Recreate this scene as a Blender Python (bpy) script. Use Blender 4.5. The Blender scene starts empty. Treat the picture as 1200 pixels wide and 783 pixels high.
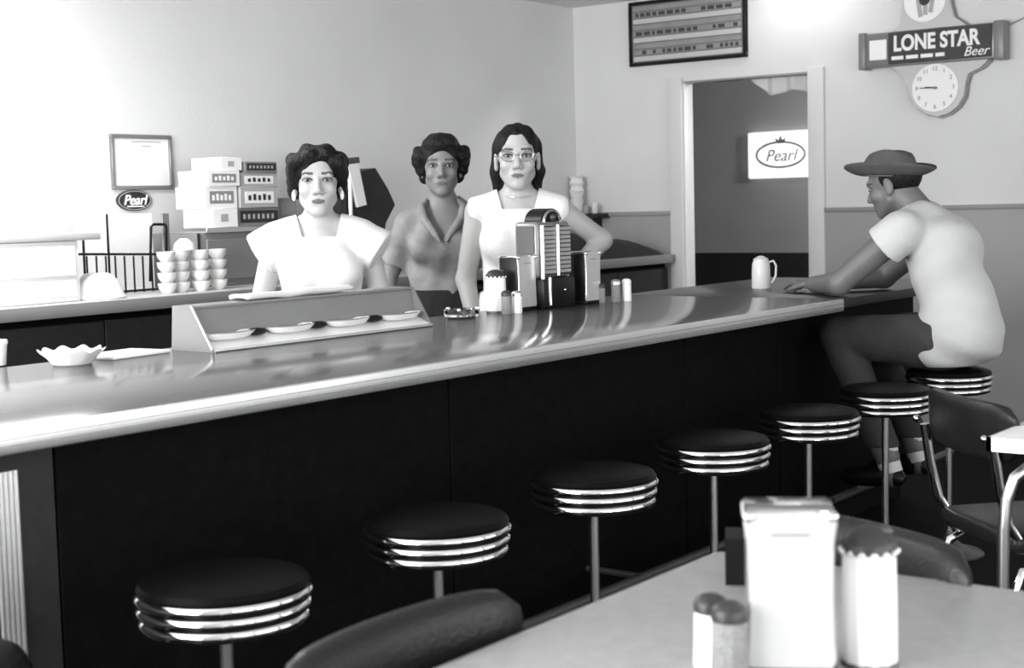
import bpy, bmesh, math, random
import numpy as np
from mathutils import Vector, Matrix
random.seed(7)
sc = bpy.context.scene
C = sc.collection
PI = math.pi

# ------------------------------------------------------------------ camera
H = 1.31                                     # eye height of the photographer
FPX = 1737.56                                # focal length in pixels of a 1200 x 783 frame
CX, CY = 600.0, 391.5
RW = np.array([[0.59779715, 0.08464587, -0.797166],      # rows: world x, y, z in camera axes
               [-0.80124192, 0.03146508, -0.59751262],
               [-0.02549409, 0.99591417, 0.08663156]])
cam = bpy.data.cameras.new('camera'); camo = bpy.data.objects.new('camera', cam); C.objects.link(camo)
cam.sensor_width = 36.0; cam.lens = FPX / 1200 * 36.0; cam.clip_start = 0.05
m4 = Matrix.Identity(4)
for i in range(3):
    for j in range(3):
        m4[i][j] = RW[i][j]
m4.translation = (0, 0, H)
camo.matrix_world = m4
cam.dof.use_dof = True; cam.dof.focus_distance = 4.6; cam.dof.aperture_fstop = 5.6
sc.camera = camo

# ------------------------------------------------------------------ world, exposure, daylight
w = bpy.data.worlds.new('world'); sc.world = w; w.use_nodes = True
w.node_tree.nodes['Background'].inputs[0].default_value = (0.9, 0.95, 1.0, 1)
w.node_tree.nodes['Background'].inputs[1].default_value = 1.2
sc.view_settings.view_transform = 'Standard'; sc.view_settings.look = 'None'
sc.view_settings.gamma = 1.0; sc.view_settings.use_curve_mapping = False
sc.view_settings.exposure = 0.12
def area(name, loc, rot, sx, sy, power):
    l = bpy.data.lights.new(name, 'AREA'); l.shape = 'RECTANGLE'; l.size = sx; l.size_y = sy; l.energy = power
    o = bpy.data.objects.new(name, l); C.objects.link(o); o.location = loc; o.rotation_euler = rot
    return o
XL, XR, YF, YB, ZC = -0.9, 8.0, -2.0, 5.44, 2.56
# daylight standing in the street windows (behind the camera) and the side window
area('daylight_front_a', (0.3, YF - 0.12, 1.55), (PI / 2, 0, 0), 2.4, 1.5, 85)
area('daylight_front_b', (2.8, YF - 0.12, 1.55), (PI / 2, 0, 0), 2.4, 1.5, 55)
area('daylight_front_c', (5.6, YF - 0.12, 1.55), (PI / 2, 0, 0), 2.4, 1.5, 30)
area('daylight_side', (XL - 0.12, 3.1, 1.55), (PI / 2, 0, -PI / 2), 4.0, 1.5, 330)

# ------------------------------------------------------------------ pixel -> place helpers
def ray(x, y): return RW @ np.array([x - CX, -(y - CY), -FPX])
def onz(x, y, z):
    d = ray(x, y); t = (z - H) / d[2]; return Vector((d[0] * t, d[1] * t, z))
def ony(x, y, Y):
    d = ray(x, y); t = Y / d[1]; return Vector((d[0] * t, Y, H + d[2] * t))
def onx(x, y, X):
    d = ray(x, y); t = X / d[0]; return Vector((X, d[1] * t, H + d[2] * t))
def deep(x, y, D):
    d = ray(x, y) * (D / FPX); return Vector((d[0], d[1], H + d[2]))

# ------------------------------------------------------------------ materials (all tones of grey: a black-and-white photograph)
MATS = {}
def mat(name, v, rough=0.6, metal=0.0, noise=0.0, nscale=8.0, bump=0.0, bscale=40.0, emit=0.0, coat=0.0, spec=0.5, stretch=None, alpha=1.0, trans=0.0):
    if name in MATS: return MATS[name]
    m = bpy.data.materials.new(name); m.use_nodes = True; MATS[name] = m
    nt = m.node_tree; b = nt.nodes['Principled BSDF']
    col = (v, v, v * 0.985, 1)
    b.inputs['Base Color'].default_value = col
    b.inputs['Roughness'].default_value = rough; b.inputs['Metallic'].default_value = metal
    b.inputs['Specular IOR Level'].default_value = spec
    b.inputs['Coat Weight'].default_value = coat
    if trans: b.inputs['Transmission Weight'].default_value = trans; b.inputs['IOR'].default_value = 1.3
    if alpha < 1: b.inputs['Alpha'].default_value = alpha
    tc = nt.nodes.new('ShaderNodeTexCoord'); mp = nt.nodes.new('ShaderNodeMapping')
    nt.links.new(tc.outputs['Object'], mp.inputs['Vector'])
    if stretch: mp.inputs['Scale'].default_value = stretch
    if noise:
        n = nt.nodes.new('ShaderNodeTexNoise'); n.inputs['Scale'].default_value = nscale; n.inputs['Detail'].default_value = 4
        r = nt.nodes.new('ShaderNodeMapRange')
        r.inputs['From Min'].default_value = 0.25; r.inputs['From Max'].default_value = 0.75
        r.inputs['To Min'].default_value = max(0, v * (1 - noise)); r.inputs['To Max'].default_value = min(1, v * (1 + noise))
        nt.links.new(mp.outputs[0], n.inputs['Vector']); nt.links.new(n.outputs['Fac'], r.inputs['Value'])
        nt.links.new(r.outputs[0], b.inputs['Base Color'])
    if bump:
        n2 = nt.nodes.new('ShaderNodeTexNoise'); n2.inputs['Scale'].default_value = bscale; n2.inputs['Detail'].default_value = 3
        bp = nt.nodes.new('ShaderNodeBump'); bp.inputs['Strength'].default_value = bump; bp.inputs['Distance'].default_value = 0.01
        nt.links.new(mp.outputs[0], n2.inputs['Vector']); nt.links.new(n2.outputs['Fac'], bp.inputs['Height'])
        nt.links.new(bp.outputs[0], b.inputs['Normal'])
    if emit:
        b.inputs['Emission Color'].default_value = col; b.inputs['Emission Strength'].default_value = emit
    return m
def attr_mat(name, rough=0.5, bump=0.0, bscale=60, sub=0.0):
    m = bpy.data.materials.new(name); m.use_nodes = True
    nt = m.node_tree; b = nt.nodes['Principled BSDF']; b.inputs['Roughness'].default_value = rough
    a = nt.nodes.new('ShaderNodeAttribute'); a.attribute_name = 'Col'
    nt.links.new(a.outputs['Color'], b.inputs['Base Color'])
    if bump:
        n = nt.nodes.new('ShaderNodeTexNoise'); n.inputs['Scale'].default_value = bscale
        bp = nt.nodes.new('ShaderNodeBump'); bp.inputs['Strength'].default_value = bump; bp.inputs['Distance'].default_value = 0.005
        nt.links.new(n.outputs['Fac'], bp.inputs['Height']); nt.links.new(bp.outputs[0], b.inputs['Normal'])
    return m
mat('plaster', 0.72, 0.7, noise=0.04, nscale=2, bump=0.08, bscale=60)
mat('plaster_end', 0.70, 0.6, noise=0.04, nscale=2, bump=0.08, bscale=60)
mat('wainscot', 0.36, 0.45, noise=0.05, nscale=3)
mat('trim', 0.55, 0.4)
mat('rail', 0.30, 0.4)
mat('ceiling_paint', 0.7, 0.8, noise=0.05, nscale=4)
mat('floor_tile', 0.006, 0.65, noise=0.3, nscale=6, spec=0.05)
mat('laminate', 0.11, 0.14, noise=0.06, nscale=14, spec=0.22)
mat('table_laminate', 0.36, 0.3, noise=0.12, nscale=40)
mat('table_white', 0.78, 0.25, noise=0.03, nscale=20)
mat('chrome', 0.82, 0.09, 1.0)
mat('chrome_soft', 0.8, 0.28, 1.0)
mat('alu', 0.86, 0.36, 1.0, noise=0.05, nscale=60, stretch=(1, 20, 20))
mat('black_panel', 0.004, 0.6, noise=0.4, nscale=30, bump=0.1, spec=0.06)
mat('dark_panel', 0.022, 0.5, noise=0.25, nscale=20, spec=0.3)
mat('black_vinyl', 0.003, 0.4, bump=0.12, bscale=180, spec=0.07)
mat('dark_vinyl', 0.015, 0.3, bump=0.15, bscale=150, noise=0.2, spec=0.25)
mat('black', 0.004, 0.4, spec=0.3)
mat('dark_metal', 0.10, 0.35, 0.6, noise=0.1)
mat('grey_metal', 0.22, 0.35, 0.3, noise=0.06)
mat('grey_enamel', 0.20, 0.35, noise=0.05)
mat('mid_grey', 0.4, 0.5, noise=0.05)
mat('white_enamel', 0.85, 0.3, noise=0.02)
mat('china', 0.8, 0.22)
mat('strip_paper', 0.35, 0.6)
mat('dispenser_face', 0.60, 0.30, 0.3, noise=0.02)
mat('lid_dark', 0.03, 0.4, spec=0.4)
mat('board_slat', 0.28, 0.6, noise=0.15, nscale=9)
mat('paper', 0.85, 0.8, noise=0.03)
mat('white_print', 0.9, 0.5)
mat('board_ink', 0.05, 0.6)
mat('black_print', 0.02, 0.5)
mat('grey_print', 0.25, 0.5)
mat('sugar', 0.9, 0.5)
mat('pepper', 0.22, 0.7, noise=0.4, nscale=300)
mat('glass', 0.95, 0.05, trans=1.0)
mat('cloth_white', 0.70, 0.8, bump=0.2, bscale=120)
mat('cloth_dark', 0.008, 0.9, bump=0.5, bscale=30)
mat('felt', 0.07, 0.85, noise=0.15, nscale=30)
mat('hair', 0.005, 0.5, spec=0.2, bump=0.9, bscale=26, stretch=(6, 6, 1.2))
mat('hair_brown', 0.008, 0.5, spec=0.2, bump=0.9, bscale=26, stretch=(6, 6, 1.2))
mat('eye_white', 0.28, 0.4)
mat('iris', 0.015, 0.15)
mat('added_glow', 1.0, 0.4, emit=5.0)
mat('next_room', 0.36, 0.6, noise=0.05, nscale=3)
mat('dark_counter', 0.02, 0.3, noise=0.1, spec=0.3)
mat('sign_glow', 0.95, 0.4, emit=0.9)

# ------------------------------------------------------------------ mesh builder
class MB:
    def __init__(s): s.v = []; s.f = []
    def add(s, vs, fs):
        n = len(s.v); s.v += [tuple(p) for p in vs]; s.f += [tuple(i + n for i in f) for f in fs]; return s
    def box(s, x0, x1, y0, y1, z0, z1):
        vs = [(x, y, z) for z in (z0, z1) for y in (y0, y1) for x in (x0, x1)]
        return s.add(vs, [(0, 2, 3, 1), (4, 5, 7, 6), (0, 1, 5, 4), (2, 6, 7, 3), (0, 4, 6, 2), (1, 3, 7, 5)])
    def bbox(s, x0, x1, y0, y1, z0, z1, b=0.005, seg=2):
        bm = bmesh.new(); bmesh.ops.create_cube(bm, size=1)
        for v in bm.verts:
            v.co = Vector(((x0 + x1) / 2 + v.co.x * (x1 - x0), (y0 + y1) / 2 + v.co.y * (y1 - y0), (z0 + z1) / 2 + v.co.z * (z1 - z0)))
        bmesh.ops.bevel(bm, geom=bm.edges[:], offset=b, segments=seg, profile=0.5, affect='EDGES')
        return s.bm(bm)
    def bm(s, bm):
        bm.verts.index_update()
        s.add([v.co[:] for v in bm.verts], [[v.index for v in f.verts] for f in bm.faces]); bm.free(); return s
    def lathe(s, prof, n=32, c=(0, 0, 0), sx=1.0, sy=1.0, close=True):
        vs = []; fs = []
        for r, z in prof:
            for k in range(n):
                a = 2 * PI * k / n; vs.append((c[0] + r * sx * math.cos(a), c[1] + r * sy * math.sin(a), c[2] + z))
        for i in range(len(prof) - 1):
            for k in range(n):
                k2 = (k + 1) % n; fs.append((i * n + k, i * n + k2, (i + 1) * n + k2, (i + 1) * n + k))
        if close:
            fs.append(tuple(range(n))[::-1]); fs.append(tuple((len(prof) - 1) * n + k for k in range(n)))
        return s.add(vs, fs)
    def tube(s, pts, r, n=10, cap=True):
        pts = [Vector(p) for p in pts]; vs = []; fs = []; up = None
        for i, p in enumerate(pts):
            t = (pts[min(i + 1, len(pts) - 1)] - pts[max(i - 1, 0)]).normalized()
            if up is None:
                up = Vector((0, 0, 1)) if abs(t.z) < 0.9 else Vector((1, 0, 0))
            a = t.cross(up).normalized(); b2 = a.cross(t).normalized(); up = b2
            rr = r[i] if isinstance(r, (list, tuple)) else r
            for k in range(n):
                th = 2 * PI * k / n; vs.append(p + a * (rr * math.cos(th)) + b2 * (rr * math.sin(th)))
        for i in range(len(pts) - 1):
            for k in range(n):
                k2 = (k + 1) % n; fs.append((i * n + k, i * n + k2, (i + 1) * n + k2, (i + 1) * n + k))
        if cap:
            fs.append(tuple(range(n))[::-1]); fs.append(tuple((len(pts) - 1) * n + k for k in range(n)))
        return s.add(vs, fs)
    def prism(s, outline, y0, y1):           # outline in x,z; extruded along y
        n = len(outline)
        vs = [(x, y0, z) for x, z in outline] + [(x, y1, z) for x, z in outline]
        fs = [tuple(range(n)), tuple(range(2 * n - 1, n - 1, -1))] + [(i, i + n, (i + 1) % n + n, (i + 1) % n) for i in range(n)]
        return s.add(vs, fs)
    def ball(s, c, r, n=16, m=10, sc_=(1, 1, 1)):
        prof = [(max(1e-4, r * math.sin(PI * i / m)), -r * math.cos(PI * i / m)) for i in range(m + 1)]
        k = len(s.v); s.lathe(prof, n, close=False)
        for i in range(k, len(s.v)):
            v = s.v[i]; s.v[i] = (c[0] + v[0] * sc_[0], c[1] + v[1] * sc_[1], c[2] + v[2] * sc_[2])
        return s
    def xf(s, M):
        s.v = [tuple(M @ Vector(p)) for p in s.v]; return s
    def mesh(s, name, material, smooth=True, ang=40):
        me = bpy.data.meshes.new(name); me.from_pydata(s.v, [], s.f); me.update()
        bm = bmesh.new(); bm.from_mesh(me); bmesh.ops.recalc_face_normals(bm, faces=bm.faces[:]); bm.to_mesh(me); bm.free()
        if smooth: me.shade_smooth(); me.set_sharp_from_angle(angle=math.radians(ang))
        me.materials.append(MATS[material] if isinstance(material, str) else material)
        return me
    def obj(s, name, material, parent=None, loc=(0, 0, 0), rotz=0.0, smooth=True):
        return link(name, s.mesh(name, material, smooth), parent, loc, rotz)
def link(name, me, parent=None, loc=(0, 0, 0), rotz=0.0):
    o = bpy.data.objects.new(name, me); C.objects.link(o); o.parent = parent; o.location = loc; o.rotation_euler = (0, 0, rotz); return o
def tag(o, label, cat, group=None):
    o['label'] = label; o['category'] = cat
    if group: o['group'] = group
    return o
def thing(name, label, cat, loc=(0, 0, 0), rotz=0.0, group=None):
    return tag(link(name, None, None, loc, rotz), label, cat, group)
def struct(o): o['kind'] = 'structure'; return o
def copy_tree(o, parent=None):
    c = o.copy(); C.objects.link(c); c.parent = parent
    for ch in list(o.children): copy_tree(ch, c)
    return c
def text(name, body, size, material, parent, loc, depth=0.002, shear=0.0, sx=1.0, bold=0.0, align='CENTER'):
    # lettering as real, slightly raised geometry, reading along local x and facing local -y
    cu = bpy.data.curves.new(name, 'FONT'); cu.body = body; cu.size = size; cu.extrude = depth; cu.shear = shear; cu.offset = bold
    cu.align_x = align; cu.align_y = 'CENTER'
    t = bpy.data.objects.new(name, cu); C.objects.link(t)
    dg = bpy.context.evaluated_depsgraph_get(); me = bpy.data.meshes.new_from_object(t.evaluated_get(dg))
    bpy.data.objects.remove(t)
    me.transform(Matrix.Rotation(PI / 2, 4, 'X') @ Matrix.Diagonal((sx, 1, 1, 1)))
    me.materials.clear(); me.materials.append(MATS[material])
    return link(name, me, parent, loc)

# ------------------------------------------------------------------ the room
T = 0.1
struct(MB().box(XL - T, XR + 3.4, YF - T, YB + 2.0, -T, 0).obj('floor', 'floor_tile'))
struct(MB().box(XL - T, XR + 3.4, YF - T, YB + 2.0, ZC, ZC + T).obj('ceiling', 'ceiling_paint'))
struct(MB().box(XL - T, XR + T, YB, YB + T, 0, ZC).obj('wall_back', 'plaster'))
struct(MB().box(XR + T, XR + 2.3, YB + 1.6, YB + 1.7, 0, ZC).obj('wall_beyond_back', 'next_room'))
struct(MB().box(XR, XR + T, YB + T, YB + 1.6, 0, ZC).obj('wall_beyond_near', 'next_room'))
def holed_wall(name, material, along, a0, a1, p0, p1, holes, z1=ZC):
    # a wall running along x or y from a0 to a1, thickness p0..p1, rectangular openings (u0,u1,w0,w1)
    m = MB(); cuts = sorted(holes); a = a0
    def add(u0, u1, w0, w1):
        if u1 - u0 < 1e-6 or w1 - w0 < 1e-6: return
        if along == 'x': m.box(u0, u1, p0, p1, w0, w1)
        else: m.box(p0, p1, u0, u1, w0, w1)
    for u0, u1, w0, w1 in cuts:
        add(a, u0, 0, z1); add(u0, u1, 0, w0); add(u0, u1, w1, z1); a = u1
    add(a, a1, 0, z1)
    return struct(m.obj(name, material, smooth=False))
DY0, DY1, DZ = onx(948, 84, XR).y, onx(800, 96, XR).y, onx(870, 90, XR).z
holed_wall('wall_right', 'plaster_end', 'y', YF - T, YB, XR, XR + T, [(DY0, DY1, 0, DZ)])
WIN = [(-0.8, 1.3), (1.6, 4.0), (4.4, 6.8)]
holed_wall('wall_front', 'plaster', 'x', XL - T, XR + T, YF - T, YF, [(a, b, 0.8, 2.3) for a, b in WIN])
holed_wall('wall_left', 'plaster', 'y', YF, YB, XL - T, XL, [(1.1, 5.1, 0.8, 2.3)])
def window(n, along, u0, u1, p, nm):
    root = struct(link('window_%d' % n, None))
    def bar(name, a0, a1, z0, z1):
        m = MB()
        if along == 'x': m.box(a0, a1, p - 0.05, p + 0.03, z0, z1)
        else: m.box(p - 0.03, p + 0.05, a0, a1, z0, z1)
        m.obj(name, 'dark_panel', root)
    bar('sill', u0 - 0.04, u1 + 0.04, 0.75, 0.8); bar('head_frame', u0 - 0.04, u1 + 0.04, 2.3, 2.35)
    for k in range(nm + 1):
        u = u0 + (u1 - u0) * k / nm; bar('mullion', u - 0.025, u + 0.025, 0.8, 2.3)
    bar('transom', u0, u1, 1.9, 1.94)
for i, (a, b) in enumerate(WIN): window(i + 1, 'x', a, b, YF - 0.03, 3)
window(4, 'y', 1.1, 5.1, XL + 0.03 - 0.06, 4)
# end wall: darker lower dado, chair rail, door casing
ZR = onx(1100, 246, XR).z
struct(MB().box(XR - 0.012, XR, YF, DY0 - 0.10, 0, ZR).obj('wall_right_dado', 'wainscot'))
struct(MB().box(XR - 0.012, XR, DY1 + 0.09, YB, 0, ZR).obj('wall_right_dado', 'wainscot'))
struct(MB().bbox(XR - 0.03, XR, YF, DY0 - 0.10, ZR, ZR + 0.025, 0.004).obj('trim_1', 'rail'))
struct(MB().bbox(XR - 0.03, XR, DY1 + 0.09, YB, ZR, ZR + 0.025, 0.004).obj('trim_2', 'rail'))
dr = struct(link('door_1', None, None, (XR, 0, 0)))
MB().bbox(-0.025, 0.0, DY1, DY1 + 0.09, 0, DZ + 0.02, 0.004).obj('casing', 'plaster_end', dr)
MB().bbox(-0.025, 0.0, DY0 - 0.10, DY0, 0, DZ + 0.02, 0.004).obj('casing', 'plaster_end', dr)
MB().bbox(0.0, T, DY1 - 0.012, DY1, 0, DZ, 0.003).obj('jamb', 'white_enamel', dr)
MB().bbox(0.0, T, DY0, DY0 + 0.012, 0, DZ, 0.003).obj('jamb', 'white_enamel', dr)
MB().bbox(0.0, T, DY0, DY1, DZ - 0.012, DZ, 0.003).obj('lintel', 'rail', dr)
# room beyond the doorway
struct(MB().box(XR + 2.2, XR + 2.3, 2.6, YB + 1.6, 0, ZC).obj('wall_beyond', 'next_room'))
struct(MB().box(XR + 2.17, XR + 2.2, 2.6, YB + 1.6, 0, 0.90).obj('wall_beyond_lower', 'dark_panel'))  # dark board set over the lower far wall, so the doorway darkens downward

struct(MB().box(XR + T, XR + 2.2, 2.5, 2.6, 0, ZC).obj('wall_beyond_side', 'next_room'))
bl = bpy.data.lights.new('next_room_fill', 'POINT'); bl.energy = 62; bl.shadow_soft_size = 0.12
blo = bpy.data.objects.new('next_room_fill', bl); C.objects.link(blo); blo.location = (XR + 1.2, 3.0, 2.2)  # unseen light added to brighten the room beyond the doorway

# ------------------------------------------------------------------ lunch counter
ZT, YC, YK = 0.95, 2.19, 3.13
X0, X1 = -0.8, 4.87; X2 = 6.15
lc = thing('lunch_counter', 'long dark-fronted lunch counter with glossy grey top and bright metal edge', 'counter', (0, 0, 0))
MB().bbox(X0, X1, YC + 0.006, YK, ZT - 0.035, ZT, 0.003).obj('countertop', 'laminate', lc)
em = MB().bbox(X0, X1, YC - 0.004, YC + 0.008, ZT - 0.042, ZT + 0.001, 0.003)
edge = em.obj('edge_band', 'alu', lc)
for k in range(2):
    MB().box(X0, X1, YC - 0.006, YC - 0.003, ZT - 0.028 + 0.012 * k, ZT - 0.0265 + 0.012 * k).obj('groove', 'grey_metal', edge)
YP = YC + 0.25
xs = ony(68, 620, YP).x
cuts = [X0, xs - 1.25, xs]
while cuts[-1] < X1: cuts.append(min(X1, cuts[-1] + 1.22))
for a, b in zip(cuts[:-1], cuts[1:]):
    if b - a < 0.1: continue
    MB().bbox(a + 0.002, b - 0.002, YP, YP + 0.02, 0.1, ZT - 0.036, 0.003, 1).obj('front_panel', 'dark_panel' if b <= xs + 0.01 else 'black_panel', lc)
MB().box(X0, X1, YP + 0.02, YK - 0.1, 0.1, ZT - 0.036).obj('carcass', 'black_panel', lc)
MB().box(X0, X1, YP + 0.06, YK - 0.12, 0.0, 0.1).obj('kick_plate', 'black', lc)
ce = thing('counter_section', 'dark end section of the lunch counter where the man leans', 'counter', (X1, 0, 0))
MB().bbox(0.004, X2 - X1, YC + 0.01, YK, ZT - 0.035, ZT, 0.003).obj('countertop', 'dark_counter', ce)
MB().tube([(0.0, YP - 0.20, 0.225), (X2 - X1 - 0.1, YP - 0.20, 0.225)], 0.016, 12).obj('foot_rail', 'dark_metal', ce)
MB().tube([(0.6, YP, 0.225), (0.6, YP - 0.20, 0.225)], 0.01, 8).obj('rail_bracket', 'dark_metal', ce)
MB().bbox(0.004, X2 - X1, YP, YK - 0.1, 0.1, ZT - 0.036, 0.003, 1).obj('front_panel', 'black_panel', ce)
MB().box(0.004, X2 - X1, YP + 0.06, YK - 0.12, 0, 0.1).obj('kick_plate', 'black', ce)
# fluted bright post at the near end of the front
xf = ony(8, 620, YP).x
fl = MB()
for k in range(5):
    fl.tube([(xf - 0.022 + 0.011 * k, YP - 0.004, 0.16 if k else 0.14), (xf - 0.022 + 0.011 * k, YP - 0.004, ony(8, 552, YP).z)], 0.0058, 10)
fl.obj('fluted_trim', 'alu', lc)
MB().tube([(X0 + 0.1, YP - 0.20, 0.225), (X1 - 0.02, YP - 0.20, 0.225)], 0.016, 12).obj('foot_rail', 'dark_metal', lc)
for k in range(5):
    xx = 0.3 + k * 1.1
    MB().tube([(xx, YP, 0.225), (xx, YP - 0.20, 0.225)], 0.01, 8).obj('rail_bracket', 'dark_metal', lc)

# ------------------------------------------------------------------ stools
def make_stool():
    t = link('counter_stool', None)
    zt = 0.686; R = 0.155
    MB().lathe([(0.0005, zt), (R * 0.5, zt - 0.001), (R * 0.8, zt - 0.004), (R * 0.93, zt - 0.010), (R * 0.97, zt - 0.02), (R * 0.955, zt - 0.026), (0.0005, zt - 0.026)][::-1], 48, close=False).obj('seat_cushion', 'black_vinyl', t)
    MB().lathe([(0.02, zt - 0.092), (R * 0.88, zt - 0.09), (R * 0.9, zt - 0.02), (0.02, zt - 0.02)], 48).obj('seat_core', 'black', t)
    for k, (z, rr) in enumerate(((zt - 0.034, R), (zt - 0.056, R * 0.985), (zt - 0.078, R * 0.96))):
        prof = [(rr - 0.012, z - 0.0095), (rr - 0.004, z - 0.0085), (rr, z - 0.003), (rr, z + 0.003), (rr - 0.004, z + 0.0085), (rr - 0.012, z + 0.0095)]
        MB().lathe(prof, 56).obj('rim_band', 'chrome', t)
    MB().lathe([(0.05, zt - 0.10), (0.075, zt - 0.092), (0.075, zt - 0.088), (0.05, zt - 0.086)], 24).obj('seat_plate', 'dark_metal', t)
    MB().lathe([(0.0115, 0.01), (0.0115, zt - 0.095)], 20).obj('pole', 'chrome_soft', t)
    MB().lathe([(0.125, 0.0), (0.125, 0.006), (0.115, 0.014), (0.06, 0.028), (0.03, 0.05), (0.018, 0.075), (0.013, 0.09)], 36).obj('floor_flange', 'dark_metal', t)
    return t
SP = 0.675 * 0.8605; SX0 = 2.004 * 0.8605 - 0.0; SY = 1.935
stool0 = make_stool()
names = {-1: 'chrome-banded counter stool cut off at the bottom left corner', 0: 'nearest fully visible counter stool with black seat and chrome bands, at lower left',
         1: 'counter stool just above the dark chair back in the foreground', 2: 'third fully visible counter stool from the left, below the menu-strip jukebox box',
         3: 'fourth fully visible counter stool from the left, above the table corner', 4: 'fifth fully visible counter stool from the left, behind the foreground napkin dispenser',
         5: 'empty counter stool next to the man in the cowboy hat', 6: 'counter stool the man in the cowboy hat sits on'}
names[2] = 'third fully visible counter stool from the left, in front of the black panelling'
for n in range(-1, 7):
    t = stool0 if n == -1 else copy_tree(stool0)
    t.location = (SX0 + SP * n, SY, 0)
    tag(t, names[n], 'stool', 'stools along the lunch counter')

# ------------------------------------------------------------------ tableware builders
def napkin_dispenser(label, loc, rotz, h=0.19, wd=0.115, dp=0.085, face='dispenser_face', side='black', group='napkin dispensers'):
    t = thing('napkin_dispenser', label, 'dispenser', loc, rotz, group)
    MB().bbox(-wd / 2 + 0.004, wd / 2 - 0.004, -dp / 2 + 0.006, dp / 2 - 0.006, 0.012, h - 0.004, 0.004).obj('body', side, t)
    n = 9
    for s in (-1, 1):
        m = MB(); vs = []; fs = []
        prof = [(0.012, 0.9), (0.02, 0.965), (0.04, 0.93), (h * 0.5, 0.9), (h - 0.035, 0.93), (h - 0.015, 0.99), (h - 0.004, 1.0), (h, 0.97)]
        for z, k in prof:
            vs += [(-wd / 2 * k, s * (dp / 2 - 0.004), z), (wd / 2 * k, s * (dp / 2 - 0.004), z), (wd / 2 * k * 0.96, s * dp / 2, z), (-wd / 2 * k * 0.96, s * dp / 2, z)]
        for i in range(len(prof) - 1):
            for k in range(4): fs.append((i * 4 + k, i * 4 + (k + 1) % 4, i * 4 + 4 + (k + 1) % 4, i * 4 + 4 + k))
        fs += [(0, 1, 2, 3), tuple(len(vs) - 4 + k for k in range(4))]
        m.add(vs, fs); fp = m.obj('face_plate', face, t)
        if s == -1:
            MB().bbox(-0.022, 0.022, -dp / 2 - 0.0012, -dp / 2 + 0.001, h - 0.026, h - 0.0235, 0.0006, 1).obj('slot', 'grey_print', fp)
    MB().bbox(-wd / 2 + 0.002, wd / 2 - 0.002, -dp / 2 + 0.003, dp / 2 - 0.003, h - 0.006, h + 0.004, 0.004).obj('top_cap', 'chrome', t)
    for sx in (-1, 1): MB().ball((sx * (wd / 2 - 0.006), -dp / 2 + 0.002, h - 0.004), 0.0075).obj('corner_bead', 'chrome', t)
    MB().bbox(-wd / 2 + 0.001, wd / 2 - 0.001, -dp / 2, dp / 2, 0.0, 0.012, 0.003).obj('base', 'black', t)
    return t
def shaker(name, label, cat, loc, h=0.075, r=0.019, fill='sugar', lid='lid_dark', group=None, flutes=10):
    t = thing(name, label, cat, loc, 0, group)
    m = MB(); prof = [(r * 0.92, 0.0), (r, 0.004), (r * 0.95, h * 0.4), (r * 0.93, h * 0.74), (r * 0.8, h * 0.78)]
    m.lathe(prof, flutes * 4)
    for i, v in enumerate(m.v):                                    # faceted glass sides
        a = math.atan2(v[1], v[0]); k = 1 + 0.03 * math.cos(a * flutes); m.v[i] = (v[0] * k, v[1] * k, v[2])
    m.obj('jar', fill, t)
    MB().lathe([(r * 0.86, h * 0.76), (r * 0.98, h * 0.78), (r * 0.98, h * 0.88), (r * 0.85, h * 0.95), (r * 0.5, h), (0.001, h * 1.005)], 24).obj('lid', lid, t)
    return t
def sugar_pourer(label, loc, h=0.15, r=0.032, group='sugar pourers'):
    t = thing('sugar_pourer', label, 'sugar jar', loc, 0.6, group)
    m = MB().lathe([(r * 0.94, 0.0), (r, 0.006), (r * 0.98, h * 0.5), (r * 0.95, h * 0.80), (r * 0.88, h * 0.83)], 48)
    for i, v in enumerate(m.v):
        a = math.atan2(v[1], v[0]); k = 1 + 0.018 * math.cos(a * 12); m.v[i] = (v[0] * k, v[1] * k, v[2])
    m.obj('jar', 'sugar', t)
    MB().lathe([(r * 0.9, h * 0.81), (r * 0.99, h * 0.82), (r * 0.99, h * 0.87), (r * 0.9, h * 0.90), (r * 0.7, h * 0.96), (r * 0.4, h * 0.99), (0.001, h)], 32).obj('lid', 'lid_dark', t)
    for k in range(14):
        MB().ball((r * 0.985 * math.cos(k * PI / 7), r * 0.985 * math.sin(k * PI / 7), h * 0.825), r * 0.13, 8, 6).obj('crimp', 'chrome', t)
    MB().bbox(-r * 0.35, r * 0.35, -r * 0.8, -r * 0.1, h * 0.95, h * 0.985, 0.002).obj('pour_flap', 'dark_metal', t)
    MB().lathe([(r * 1.03, 0.0), (r * 1.03, 0.004), (r * 0.99, 0.006)], 32).obj('base_ring', 'dark_metal', t)
    return t
def on_counter(px, py): return onz(px, py, ZT)
def at(v, z): return (v.x, v.y, z)

# ------------------------------------------------------------------ things on the counter
g1 = on_counter(608, 365); g1 = (g1.x + 0.055, g1.y + 0.0425, ZT)
napkin_dispenser('napkin dispenser with black side left of the chrome selector box on the counter', g1, 0.0, h=0.185, wd=0.11)
g2 = on_counter(687, 357)
napkin_dispenser('napkin dispenser right of the chrome selector box on the counter', (g2.x + 0.05, g2.y + 0.04, ZT), 0.0, h=0.185, wd=0.10, dp=0.08)
p = on_counter(582, 366); sugar_pourer('white sugar pourer on the counter left of the napkin dispensers', (p.x, p.y, ZT), h=0.145, r=0.034)
p = on_counter(594, 368); shaker('pepper_shaker', 'grey pepper shaker in front of the sugar pourer on the counter', 'shaker', (p.x, p.y, ZT), 0.078, 0.018, 'pepper', group='pepper shakers')
p = on_counter(606, 367); shaker('salt_shaker', 'white salt shaker in front of the black-sided napkin dispenser on the counter', 'shaker', (p.x, p.y, ZT), 0.075, 0.018, 'sugar', 'chrome_soft', group='salt shakers')
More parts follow.
